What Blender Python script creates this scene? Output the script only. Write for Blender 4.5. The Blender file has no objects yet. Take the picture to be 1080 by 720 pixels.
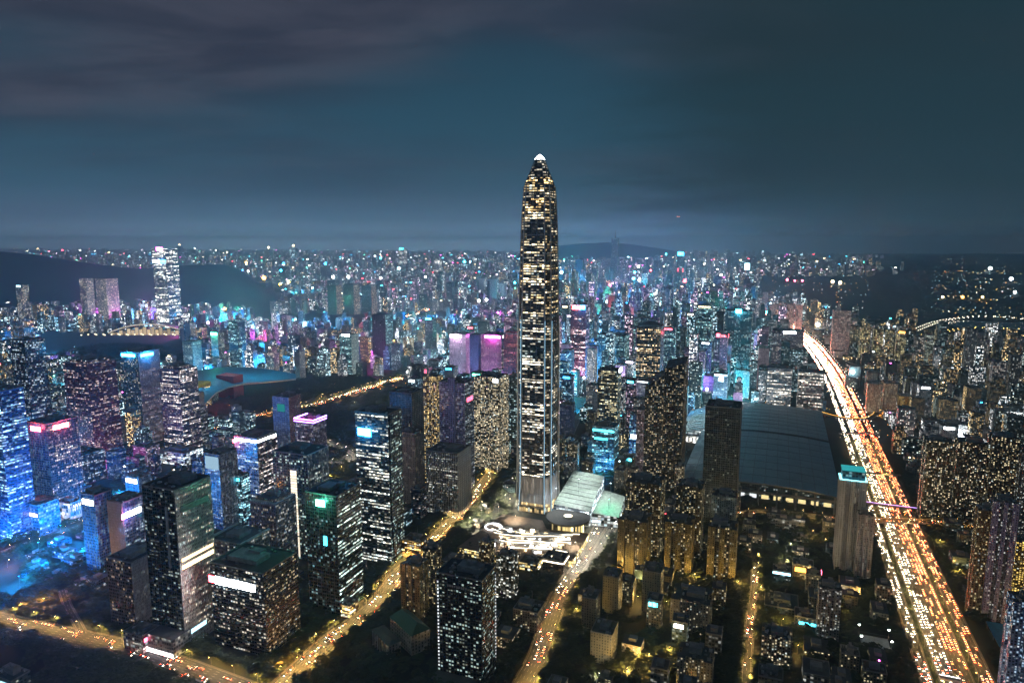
import bpy, math, random
import numpy as np
from math import sin, cos, radians, hypot, atan2, pi
from mathutils import Vector, Matrix
random.seed(11)
SC = bpy.context.scene
COL = SC.collection

# ---------------------------------------------------------------- camera
cam_data = bpy.data.cameras.new("camera"); cam_data.sensor_width = 36; cam_data.lens = 24
cam_data.clip_start = 5; cam_data.clip_end = 120000
camera = bpy.data.objects.new("camera", cam_data); COL.objects.link(camera)
camera.location = (0, 0, 459); camera.rotation_euler = (radians(90 - 8.3), 0, 0)
SC.camera = camera
# ---------------------------------------------------------------- night sky
world = bpy.data.worlds.new("World"); SC.world = world; world.use_nodes = True
def nodes_of(tree):
    def add(kind, **kw):
        n = tree.nodes.new(kind)
        ins = kw.pop('ins', {})
        for k, v in kw.items(): setattr(n, k, v)
        for k, v in ins.items():
            if isinstance(v, bpy.types.NodeSocket): tree.links.new(v, n.inputs[k])
            else: n.inputs[k].default_value = v
        return n
    def math_(op, a, b=0.0, c=None, clamp=False):
        d = {0: a, 1: b}
        if c is not None: d[2] = c
        return add('ShaderNodeMath', operation=op, use_clamp=clamp, ins=d).outputs[0]
    def mix(f, a, b, blend='MIX'):
        n = add('ShaderNodeMix', data_type='RGBA', blend_type=blend)
        for i, v in ((0, f), (6, a), (7, b)):
            if isinstance(v, bpy.types.NodeSocket): tree.links.new(v, n.inputs[i])
            else: n.inputs[i].default_value = v if i == 0 else (*v[:3], 1)
        return n.outputs[2]
    return add, math_, mix
wt = world.node_tree; wt.nodes.clear()
add, M_, mx = nodes_of(wt)
d = add('ShaderNodeTexCoord').outputs['Generated']
sx = add('ShaderNodeSeparateXYZ', ins={0: d})
X, Y, Z = sx.outputs
zc = M_('MAXIMUM', Z, 0.0)
ramp = add('ShaderNodeValToRGB', ins={0: zc}); cr = ramp.color_ramp
stops = [(0.0, (.42, .62, .82)), (0.006, (.24, .37, .50)), (0.012, (.125, .205, .29)), (0.032, (.060, .110, .166)), (0.07, (.034, .080, .124)), (0.14, (.022, .066, .104)), (0.26, (.015, .048, .078)), (0.40, (.017, .036, .062)), (1.0, (.012, .024, .042))]
cr.elements[0].position = 0; cr.elements[0].color = (*stops[0][1], 1)
cr.elements[1].position = 1; cr.elements[1].color = (*stops[-1][1], 1)
for p_, c_ in stops[1:-1]:
    e_ = cr.elements.new(p_); e_.color = (*c_, 1)
# cloud layer: the direction flattened on a plane far above
den = M_('ADD', zc, 0.10)
cp = add('ShaderNodeCombineXYZ', ins={0: M_('DIVIDE', X, den), 1: M_('DIVIDE', Y, den), 2: 0.0}).outputs[0]
mp = add('ShaderNodeMapping', ins={0: cp, 'Scale': (.34, .5, 1), 'Rotation': (0, 0, .7)}).outputs[0]
n1 = add('ShaderNodeTexNoise', ins={'Vector': mp, 'Scale': 1.0, 'Detail': 5.0, 'Roughness': .47}).outputs[0]
cl = M_('MULTIPLY', add('ShaderNodeMapRange', interpolation_type='SMOOTHSTEP', ins={0: n1, 1: .40, 2: .62}).outputs[0], add('ShaderNodeMapRange', interpolation_type='SMOOTHSTEP', ins={0: zc, 1: .03, 2: .2, 3: .12, 4: 1.0}).outputs[0])
n2 = add('ShaderNodeTexNoise', ins={'Vector': mp, 'Scale': 2.3, 'Detail': 5.0, 'Roughness': .6}).outputs[0]
dark = add('ShaderNodeMapRange', interpolation_type='SMOOTHSTEP', ins={0: M_('ADD', X, M_('MULTIPLY', n2, .45)), 1: .24, 2: .60}).outputs[0]
n3 = add('ShaderNodeTexNoise', ins={'Vector': add('ShaderNodeMapping', ins={0: cp, 'Scale': (.9, 1.5, 1), 'Rotation': (0, 0, .9), 'Location': (3.1, 1.7, 0)}).outputs[0], 'Scale': 1.0, 'Detail': 8.0, 'Roughness': .55, 'Distortion': .4}).outputs[0]
puff = add('ShaderNodeMapRange', interpolation_type='SMOOTHSTEP', ins={0: n3, 1: .40, 2: .66}).outputs[0]
base = mx(cl, ramp.outputs[0], mx(puff, (.026, .034, .056), (.050, .056, .082)))
base = mx(M_('MULTIPLY', dark, .8), base, (.012, .028, .036))
sky = add('ShaderNodeTexSky', sky_type='NISHITA', sun_disc=False, sun_elevation=radians(-5), sun_rotation=radians(250))
lp = add('ShaderNodeBackground', ins={0: base, 1: 0.92})
bg2 = add('ShaderNodeBackground', ins={0: sky.outputs[0], 1: .05})
ad = add('ShaderNodeAddShader', ins={0: lp.outputs[0], 1: bg2.outputs[0]})
wo = add('ShaderNodeOutputWorld', ins={0: ad.outputs[0]})
# ---------------------------------------------------------------- exposure and renderer
vs = SC.view_settings
vs.view_transform = 'Standard'; vs.look = 'None'; vs.gamma = 1; vs.exposure = 0.35; vs.use_curve_mapping = False
SC.render.engine = 'CYCLES'
cy = SC.cycles
cy.use_denoising = True; cy.max_bounces = 4; cy.diffuse_bounces = 1; cy.glossy_bounces = 2; cy.volume_bounces = 2
cy.transmission_bounces = 2; cy.transparent_max_bounces = 4
cy.sample_clamp_indirect = 2.0; cy.sample_clamp_direct = 30.0; cy.use_light_tree = True
cy.caustics_reflective = False; cy.caustics_refractive = False; cy.use_adaptive_sampling = False

# ---------------------------------------------------------------- city grid (measured once from the photograph, in metres)
TH = radians(21.4)
AX = (sin(TH), cos(TH)); SX = (cos(TH), -sin(TH))            # along the avenue, to the right of it
def W(a, s): return (a * AX[0] + s * SX[0], a * AX[1] + s * SX[1])
def AS(x, y): return (x * AX[0] + y * AX[1], x * SX[0] + y * SX[1])

COLS = {'white': (.9, .97, 1), 'warmwhite': (1, .87, .66), 'warm': (1, .72, .38), 'gold': (1, .66, .18), 'orange': (1, .42, .06), 'red': (1, .06, .08), 'redpink': (1, .12, .22),
        'pink': (1, .25, .7), 'magenta': (1, .12, .75), 'pinkwhite': (1, .75, .92), 'violet': (.45, .2, 1), 'lilac': (.75, .5, 1), 'blue': (.03, .42, 1), 'deepblue': (.01, .30, 1), 'blueflat': (.03, .22, .6),
        'cyan': (.06, .8, 1), 'iceblue': (.45, .85, 1), 'paleblue': (.45, .7, .9), 'teal': (.05, .6, .6), 'green': (.1, 1, .55), 'off': (.02, .025, .03)}
# facade styles: wall colour, share of lit windows, window width, storey height, light colour, strength, row bias, side margin, sill margin
ST = dict(
 bluebands=((.02,.14,.42),.66,3,4.2,(.22,.58,1),1.4,.8,.02,.4), navy=((.012,.028,.05),.26,3,4.2,(.65,.85,1),1.27,.6,.08,.35), plum=((.09,.02,.07),.24,3,4.2,(1,.7,.65),1.27,.8,.06,.4),
 plum2=((.10,.02,.08),.22,3,4.2,(1,.72,.7),1.27,.8,.06,.4), dkslit=((.015,.03,.035),.12,3,4.2,(1,.9,.7),1.3,.5,.1,.35), mauve=((.20,.15,.20),.5,2.6,3.8,(.95,.75,.8),.55,.3,.25,.3),
 pinkwhite=((.10,.08,.11),.62,3,4.2,(1,.86,.84),1.04,.7,.06,.4), blueflat=((.012,.15,.42),.22,3,4.2,(.35,.75,1),.8,.3,.15,.35), navywarm=((.015,.04,.09),.42,3,4.2,(1,.84,.74),1.12,.5,.15,.35),
 black=((.008,.012,.014),.06,3.4,4.2,(.75,.95,.9),1.0,.7,.08,.4), whiteframe=((.72,.71,.72),.36,2.2,4.2,(1,.86,.68),0.72,.85,.3,.3), brown=((.09,.06,.07),.1,3,4.2,(1,.7,.5),1,.5,.15,.35),
 greyfin=((.62,.60,.61),.16,2.0,4.0,(.9,.85,.8),.5,.5,.36,.1), finblue=((.5,.58,.8),.12,2.2,4,(.6,.8,1),.6,.3,.36,.05), bluemid=((.02,.10,.22),.28,3,4.2,(.6,.82,1),.9,.5,.1,.35),
 paleblue=((.25,.40,.62),.2,3,4,(.7,.88,1),.8,.3,.2,.3), dkwhite=((.008,.016,.018),.22,3.4,4.3,(1,.95,.8),1.27,.65,.12,.42), dkgold=((.012,.014,.014),.2,3.2,4.3,(1,.82,.5),1.04,.6,.15,.42),
 palegrey=((.40,.42,.50),.25,3,4,(.75,.85,1),.6,.4,.22,.3), bluewhite=((.18,.30,.46),.5,3,4,(.7,.88,1),0.80,.6,.1,.3), cyanwin=((.02,.16,.28),.55,3,4,(.3,.8,1),1.2,.5,.1,.3),
 brownlat=((.16,.12,.10),.2,3,4.5,(1,.85,.65),.7,.6,.2,.3), greylow=((.16,.17,.18),.22,3.4,4.4,(.9,.95,.9),.8,.6,.1,.3), reddish=((.30,.11,.12),.25,3,4,(1,.7,.7),.7,.4,.2,.3),
 lilac=((.18,.13,.24),.4,3,4,(.85,.8,1),.8,.4,.2,.3), tealdark=((.012,.04,.045),.26,3.2,4.3,(.7,1,.92),1.1,.6,.1,.35), tealfin=((.03,.08,.085),.45,2.4,4.3,(.8,.95,.9),.8,.5,.2,.2),
 tealblack=((.005,.016,.018),.05,3.2,4.4,(.4,.9,1),1,.6,.1,.35), tealbands=((.008,.034,.036),.36,3.4,4.4,(.72,1,.9),1.27,.8,.05,.42), tealband2=((.010,.026,.03),.40,3.4,4.3,(.95,1,.9),1.27,.75,.06,.42),
 tan=((.42,.33,.26),.10,3.4,3.6,(1,.85,.6),.8,.2,.3,.3), blackout=((.012,.013,.014),.012,3.4,3.6,(1,.9,.6),1.2,.2,.25,.3), whiteoffice=((.13,.14,.14),.40,2.2,4.0,(.95,.97,.85),.65,.5,.1,.4),
 whiteside=((.46,.46,.46),.04,4,4,(1,.9,.8),.8,.2,.4,.4), lavender=((.44,.40,.70),.16,3,3.6,(.8,.85,1),.7,.5,.1,.4), lavband=((.16,.17,.28),.32,3,3.6,(.75,.92,1),.8,.6,.05,.45),
 gold=((.14,.10,.05),.52,3.2,3.2,(1,.70,.28),1.7,.2,.18,.32), goldwhite=((.13,.12,.08),.52,3.2,3.2,(1,.84,.55),1.8,.2,.18,.32), teal=((.02,.08,.10),.34,3.4,4.2,(.6,.95,1),1.2,.5,.15,.35),
 pinkfin=((.42,.30,.44),.55,2.6,4,(1,.8,.95),.8,.2,.3,.12), violet=((.20,.14,.42),.03,4,4,(.8,.7,1),.7,.2,.3,.3), pinkfin2=((.34,.20,.32),.4,2.6,4,(1,.7,.8),.7,.3,.3,.12),
 crimson=((.30,.02,.04),.3,3.2,4.2,(1,.2,.25),1.0,.5,.15,.35), crimson2=((.20,.03,.07),.42,3.4,4.4,(1,.62,.7),1.6,.85,.04,.4), violetwin=((.08,.05,.16),.4,3.4,4.2,(.9,.8,1),1.2,.6,.1,.35),
 lilacslab=((.62,.48,.66),.12,3,3.4,(1,.85,.9),.7,.2,.35,.3), olivegold=((.045,.045,.03),.32,3.4,4.2,(.95,.85,.5),1.2,.8,.1,.4), tealwin=((.015,.10,.12),.42,4,4,(.45,.95,1),1.4,.5,.18,.35),
 goldstack=((.03,.05,.06),.42,4,5,(1,.72,.40),1.5,.5,.15,.35), amber=((.028,.024,.014),.18,3.4,3.4,(1,.82,.5),1.6,.2,.2,.35), amberdark=((.03,.022,.012),.2,3.4,3.4,(1,.62,.18),1.5,.3,.2,.35),
 darkolive=((.040,.048,.036),.022,3.4,3.8,(.8,1,.75),1.2,.2,.3,.35), paleframe=((.42,.50,.66),.3,3.4,4,(.7,.85,1),.9,.5,.2,.35), navyblue=((.04,.08,.22),.18,3,3.6,(.6,.7,1),.7,.3,.2,.35),
 brightblue=((.02,.25,.75),.4,3.4,4.2,(.2,.7,1),1.4,.4,.1,.3), cyanlow=((.02,.20,.30),.5,4,4.4,(.2,.8,1),1.2,.6,.1,.3), tealdim=((.03,.07,.09),.22,4,4,(.6,.95,1),1.3,.5,.18,.35),
 pinkslab=((.52,.30,.34),.22,3,3.4,(1,.75,.7),.9,.2,.3,.3), officelit=((.26,.25,.26),.62,4,4.2,(1,.92,.82),1.1,.7,.08,.4), mauvedim=((.16,.14,.22),.25,4.4,4.4,(1,.92,.85),1.3,.4,.2,.35),
 paleslab=((.58,.60,.58),.05,3,3.2,(.9,1,.95),.8,.2,.36,.3), greyslab=((.34,.33,.32),.12,3,3.2,(.95,.95,.85),.9,.2,.3,.3), aptolive=((.055,.048,.028),.13,3.0,3.1,(1,.86,.55),3.0,.1,.22,.36),
 aptbrown=((.07,.052,.033),.14,3.0,3.1,(1,.84,.5),2.8,.1,.22,.36), aptgrey=((.17,.16,.17),.17,3,3.1,(.9,.95,.9),1.5,.1,.25,.36), aptgoldedge=((.22,.15,.06),.14,3,3.1,(1,.8,.4),1.6,.1,.25,.36),
 lavslab=((.34,.30,.48),.07,3,3.1,(1,.9,.8),1.4,.1,.3,.36), goldhot=((.10,.07,.02),.5,3,3.1,(1,.66,.14),2.2,.1,.2,.3), blueapt=((.06,.13,.30),.38,3,3.1,(.45,.72,1),1.5,.15,.22,.34),
 peach=((.52,.36,.24),.3,3,3.1,(1,.82,.5),1.7,.1,.3,.34), orange=((.60,.30,.08),.3,3,3.1,(1,.62,.15),1.6,.1,.25,.34), orangedim=((.35,.20,.09),.25,3,3.1,(1,.7,.3),1.3,.1,.25,.34),
 greenwhite=((.28,.34,.30),.42,3.4,3.4,(.85,1,.85),1.2,.2,.2,.34), peachdim=((.36,.27,.20),.3,3,3.1,(1,.85,.6),1.2,.1,.25,.34), pinkapt=((.30,.24,.26),.42,4,3.6,(1,.86,.78),1.1,.1,.22,.34),
 whitelit=((.72,.74,.78),.55,4,4,(1,.98,.95),1.6,.5,.1,.3), longwhite=((.66,.64,.60),.15,5,4,(1,.95,.85),1,.4,.2,.4), blackteal=((.010,.018,.018),.17,3.2,4.0,(.66,.95,.9),1.36,.35,.16,.4),
 olivecol=((.14,.115,.045),.06,3,3.1,(1,.85,.4),1.4,.1,.3,.36), olivedk=((.09,.075,.035),.2,3,3.1,(1,.84,.45),1.9,.1,.22,.36), olivewhite=((.12,.12,.08),.26,3.4,3.4,(.95,1,.9),2.0,.5,.1,.34),
 lowapt=((.13,.12,.09),.16,3,3.2,(1,.86,.5),1.6,.1,.25,.36), tealgrey=((.22,.30,.29),.05,3,3.4,(.9,1,.95),1.1,.2,.3,.3), slabblank=((.30,.27,.17),.0,3,3.2,(1,.86,.5),1,.1,.3,.36),
 slabmix=((.24,.22,.18),.16,3.2,3.2,(1,.88,.6),1.4,.1,.3,.36), lowwarm=((.20,.17,.13),.34,3,3.2,(1,.85,.55),1.9,.1,.25,.34), lowteal=((.05,.09,.10),.14,4,3.6,(.8,1,1),1.3,.3,.2,.36),
 bluelow=((.03,.16,.30),.3,4,5,(.5,.85,1),1.2,.5,.1,.3), trusswhite=((.5,.4,.4),.85,5,6,(1,.84,.8),1.5,.3,.06,.1), purplelow=((.16,.10,.18),.4,3.4,4,(.9,.7,1),1.2,.4,.15,.35),
 whiteshop=((.3,.36,.42),.75,5,5,(.8,.95,1),1.8,.5,.05,.2), bluedark=((.012,.035,.085),.06,3.4,4,(1,.9,.9),1.4,.8,.05,.4), redshop=((.2,.08,.09),.5,3.4,4,(1,.75,.75),1.4,.5,.1,.3),
 goldlow=((.16,.14,.06),.45,3.4,4,(1,.86,.45),1.2,.6,.1,.35), goldshop=((.25,.2,.1),.75,4,4.4,(1,.74,.28),2.4,.4,.06,.25), orangelow=((.3,.16,.06),.55,4,4,(1,.58,.15),1.8,.4,.1,.3),
 brownlow=((.06,.045,.035),.2,4,4,(1,.7,.4),1,.4,.15,.35), farapt=((.10,.10,.11),.42,6,5,(1,.88,.7),1.8,.15,.2,.3), farbright=((.07,.10,.12),.62,7,6.5,(.95,.95,.88),2.0,.7,.05,.35),
 fardim=((.03,.08,.10),.25,9,8,(.6,.9,1),1.2,.4,.2,.3), farblank=((.012,.035,.04),.04,8,7,(.8,1,1),1.0,.2,.3,.3), farwhite=((.5,.5,.5),.6,9,9,(1,.95,.9),2.4,.3,.15,.2),
 yelapt=((.20,.17,.09),.5,4,3.6,(1,.85,.42),1.7,.1,.22,.34),
 fillcool=((.02,.09,.12),.38,4,4,(.55,.88,1),2.89,.4,.18,.35), fillwhite=((.08,.11,.14),.46,4,3.8,(.9,.93,.95),2.89,.3,.2,.35), fillwarm=((.11,.09,.06),.42,4,3.6,(1,.68,.30),2.88,.2,.22,.35),
 fillpale=((.36,.35,.38),.25,4,3.6,(1,.9,.8),2.21,.2,.28,.35), filldark=((.02,.045,.05),.12,4,4,(.8,1,.95),2.40,.4,.2,.35), fillpink=((.16,.08,.18),.42,4,4,(1,.66,.88),2.55,.4,.2,.35),
 fillblue=((.01,.12,.28),.4,4,4,(.3,.72,1),2.38,.5,.15,.35), fillolive=((.14,.12,.07),.24,3.4,3.3,(1,.86,.5),2.52,.1,.22,.35), blank=((.3,.28,.24),0,4,4,(1,1,1),1,.1,.3,.3),
)

# ---------------------------------------------------------------- materials
def new_mat(name):
    m = bpy.data.materials.new(name); m.use_nodes = True; m.node_tree.nodes.clear()
    return m, *nodes_of(m.node_tree)
def facade_material():
    m, add, M_, mx = new_mat('window_facade')
    uv = add('ShaderNodeSeparateXYZ', ins={0: add('ShaderNodeUVMap', uv_map='UVMap').outputs[0]})
    def at(nm):
        a = add('ShaderNodeAttribute', attribute_name=nm)
        s = add('ShaderNodeSeparateColor', ins={0: a.outputs['Color']})
        return a.outputs['Color'], s.outputs[0], s.outputs[1], s.outputs[2], a.outputs['Alpha']
    _, seed, lit, cw, ch = at('fa'); wall, _, _, _, row = at('fb'); lc, _, _, _, st = at('fc'); _, mu, mv, vary, _ = at('fd')
    cu = M_('DIVIDE', uv.outputs[0], cw); cv = M_('DIVIDE', uv.outputs[1], ch)
    iu = M_('FLOOR', cu); iv = M_('FLOOR', cv); fu = M_('FRACT', cu); fv = M_('FRACT', cv)
    sd = M_('MULTIPLY', seed, 913.7)
    def wn(a, b, c):
        n = add('ShaderNodeTexWhiteNoise', noise_dimensions='3D', ins={0: add('ShaderNodeCombineXYZ', ins={0: a, 1: b, 2: c}).outputs[0]})
        return n.outputs[0], n.outputs[1]
    v1, c1 = wn(M_('ADD', iu, .5), M_('ADD', iv, .5), sd)
    vr, _ = wn(M_('ADD', iv, .5), 3.5, sd)
    vg, _ = wn(M_('FLOOR', M_('DIVIDE', M_('ADD', iu, M_('MULTIPLY', vr, 9.0)), 5.0)), M_('ADD', iv, .5), M_('ADD', sd, 5.3))
    rowf = M_('MULTIPLY', M_('GREATER_THAN', vr, .42), M_('ADD', .35, M_('MULTIPLY', 2.6, M_('GREATER_THAN', vg, .45))))
    vb, _ = wn(2.5, 7.5, sd)
    gain = M_('ADD', M_('SUBTRACT', 1.0, vary), M_('MULTIPLY', vary, M_('ADD', .12, M_('MULTIPLY', 2.3, M_('POWER', vb, 2.2)))))
    p = M_('MULTIPLY', lit, M_('ADD', M_('SUBTRACT', 1.0, row), M_('MULTIPLY', row, rowf)))
    on = M_('LESS_THAN', v1, p)
    cs = add('ShaderNodeSeparateColor', ins={0: c1}); c1s2 = cs.outputs[1]
    br = M_('ADD', .22, M_('MULTIPLY', 1.7, M_('POWER', cs.outputs[0], 2.5)))
    wmask = M_('MULTIPLY', M_('MULTIPLY', M_('GREATER_THAN', fu, mu), M_('LESS_THAN', fu, M_('SUBTRACT', 1.0, mu))), M_('MULTIPLY', M_('GREATER_THAN', fv, mv), M_('LESS_THAN', fv, M_('SUBTRACT', .95, M_('MULTIPLY', M_('GREATER_THAN', cs.outputs[1], .55), M_('MULTIPLY', .38, cs.outputs[2]))))))
    hue = mx(M_('MULTIPLY', M_('POWER', cs.outputs[1], 2.0), .4), lc, (1, .74, .36))
    hue = mx(M_('MULTIPLY', M_('GREATER_THAN', cs.outputs[2], .86), .6), hue, (.6, .9, 1))
    inner = M_('ADD', .55, M_('MULTIPLY', .75, fv))           # painted room light: emission grows towards the top of each window
    dimw = M_('MULTIPLY', M_('GREATER_THAN', c1s2, .72), .07)    # faint glow painted into a share of the unlit windows
    es = M_('MULTIPLY', M_('MULTIPLY', wmask, M_('MULTIPLY', inner, M_('MAXIMUM', on, dimw))), M_('MULTIPLY', M_('MULTIPLY', br, st), M_('MULTIPLY', gain, 1.4)))
    tc = add('ShaderNodeTexCoord').outputs['Object']
    nz = add('ShaderNodeTexNoise', ins={'Vector': tc, 'Scale': .07, 'Detail': 4.0}).outputs[0]
    streak = add('ShaderNodeTexNoise', ins={'Vector': add('ShaderNodeMapping', ins={0: tc, 'Scale': (.6, .6, .03)}).outputs[0], 'Scale': 1.0, 'Detail': 3.0}).outputs[0]
    wallv = mx(1.0, wall, add('ShaderNodeCombineColor', ins={0: (w_ := M_('ADD', .55, M_('MULTIPLY', .45, M_('ADD', nz, streak)))), 1: w_, 2: w_}).outputs[0], 'MULTIPLY')
    # pane by pane: blinds, tints and panes set a little differently
    tint = M_('ADD', .5, M_('MULTIPLY', cs.outputs[1], 1.0))
    glass = mx(1.0, mx(.32, (.016, .022, .026), wall), add('ShaderNodeCombineColor', ins={0: tint, 1: tint, 2: tint}).outputs[0], 'MULTIPLY')
    bc = mx(wmask, wallv, glass)
    rg = M_('SUBTRACT', .62, M_('MULTIPLY', wmask, M_('SUBTRACT', .50, M_('MULTIPLY', cs.outputs[2], .12))))
    b = add('ShaderNodeBsdfPrincipled', ins={'Base Color': bc, 'Roughness': rg, 'Emission Color': hue, 'Emission Strength': es})
    add('ShaderNodeOutputMaterial', ins={0: b.outputs[0]})
    m.cycles.emission_sampling = 'NONE'
    return m
def roof_material():
    m, add, M_, mx = new_mat('roof_concrete')
    a = add('ShaderNodeAttribute', attribute_name='fb')
    tc = add('ShaderNodeTexCoord').outputs['Object']
    nz = add('ShaderNodeTexNoise', ins={'Vector': tc, 'Scale': .16, 'Detail': 6.0, 'Roughness': .65}).outputs[0]
    v = M_('ADD', .35, M_('MULTIPLY', nz, 1.1))
    bc = mx(1.0, a.outputs['Color'], add('ShaderNodeCombineColor', ins={0: v, 1: v, 2: v}).outputs[0], 'MULTIPLY')
    b = add('ShaderNodeBsdfPrincipled', ins={'Base Color': bc, 'Roughness': .8})
    add('ShaderNodeOutputMaterial', ins={0: b.outputs[0]}); return m
def glow_material(name, sampled):
    m, add, M_, mx = new_mat(name)
    a = add('ShaderNodeAttribute', attribute_name='fc')
    e = add('ShaderNodeEmission', ins={0: a.outputs['Color'], 1: a.outputs['Alpha']})
    add('ShaderNodeOutputMaterial', ins={0: e.outputs[0]})
    m.cycles.emission_sampling = 'AUTO' if sampled else 'NONE'
    return m
def plain(name, col, rough=.6, metal=0.0, var=.35, scale=.2, col2=None):
    m, add, M_, mx = new_mat(name)
    tc = add('ShaderNodeTexCoord').outputs['Object']
    nz = add('ShaderNodeTexNoise', ins={'Vector': tc, 'Scale': scale, 'Detail': 5.0, 'Roughness': .6}).outputs[0]
    c2 = col2 or tuple(c * (1 - var) for c in col)
    bc = mx(add('ShaderNodeMapRange', ins={0: nz, 1: .35, 2: .65}).outputs[0], col, c2)
    b = add('ShaderNodeBsdfPrincipled', ins={'Base Color': bc, 'Roughness': rough, 'Metallic': metal})
    add('ShaderNodeOutputMaterial', ins={0: b.outputs[0]}); return m
def carpaint_material():
    m, add, M_, mx = new_mat('car_paint')
    oi = add('ShaderNodeObjectInfo').outputs['Random']
    r = add('ShaderNodeValToRGB', ins={0: oi}); r.color_ramp.interpolation = 'CONSTANT'
    for i, c in enumerate([(.6, .6, .6), (.02, .02, .025), (.25, .26, .28), (.03, .05, .16), (.3, .03, .03), (.5, .48, .42)]):
        e = r.color_ramp.elements[i] if i < 2 else r.color_ramp.elements.new(i / 6)
        e.position = i / 6; e.color = (*c, 1)
    b = add('ShaderNodeBsdfPrincipled', ins={'Base Color': r.outputs[0], 'Roughness': .28, 'Metallic': .2})
    add('ShaderNodeOutputMaterial', ins={0: b.outputs[0]}); return m
def lamp_mat(name, col, st, sampled=True):
    m, add, M_, mx = new_mat(name)
    e = add('ShaderNodeEmission', ins={0: (*col, 1), 1: st}); add('ShaderNodeOutputMaterial', ins={0: e.outputs[0]})
    m.cycles.emission_sampling = 'AUTO' if sampled else 'NONE'; return m
MT = dict(facade=facade_material(), roof=roof_material(), glow=glow_material('sign_light', True), farglow=glow_material('far_lamp_light', False),
  metal=plain('painted_steel', (.22, .23, .24), .45, .6), pale=plain('pale_cladding', (.62, .62, .60), .55), conc=plain('concrete', (.30, .30, .29), .8),
  asphalt=plain('asphalt', (.062, .060, .056), .72, col2=(.04, .039, .037), scale=.09), paving=plain('paving', (.17, .16, .14), .8, col2=(.11, .10, .09), scale=.25),
  mark=plain('road_paint', (.75, .74, .70), .6), glass=plain('dark_glass', (.012, .02, .025), .1), bark=plain('bark', (.07, .05, .035), .9),
  ground=plain('city_ground', (.028, .026, .022), .9, col2=(.012, .017, .011), scale=.012), grass=plain('verge_grass', (.022, .034, .010), .9, col2=(.012, .020, .007), scale=.3),
  hill=plain('wooded_hill', (.022, .075, .060), .95, col2=(.014, .05, .042), scale=.004), farhill=plain('far_hill', (.03, .05, .05), .95, scale=.001),
  hallroof=plain('hall_roof_metal', (.27, .38, .41), .5, col2=(.20, .30, .33), scale=.03), blueroof=plain('blue_roof_metal', (.02, .34, .56), .5), mallroof=plain('mall_roof_panels', (.50, .60, .50), .5),
  leaf=plain('foliage', (.040, .052, .012), .75, col2=(.018, .030, .008), scale=.35), car=carpaint_material(), tyre=plain('tyre', (.02, .02, .02), .9),
  head=lamp_mat('headlight', (1, .88, .66), 170), tail=lamp_mat('tail_light', (1, .07, .02), 150), bulb_y=lamp_mat('sodium_lamp', (1, .62, .2), 60, False), bulb_w=lamp_mat('white_lamp', (1, .92, .78), 60, False),
  bulb_o=lamp_mat('orange_lamp', (1, .42, .06), 60, False), water=plain('dark_water', (.01, .02, .025), .08))
SLOTS = ['facade', 'roof', 'glow', 'farglow', 'metal', 'pale', 'conc', 'glass', 'hallroof', 'mallroof', 'blueroof']
SI = {k: i for i, k in enumerate(SLOTS)}

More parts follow.
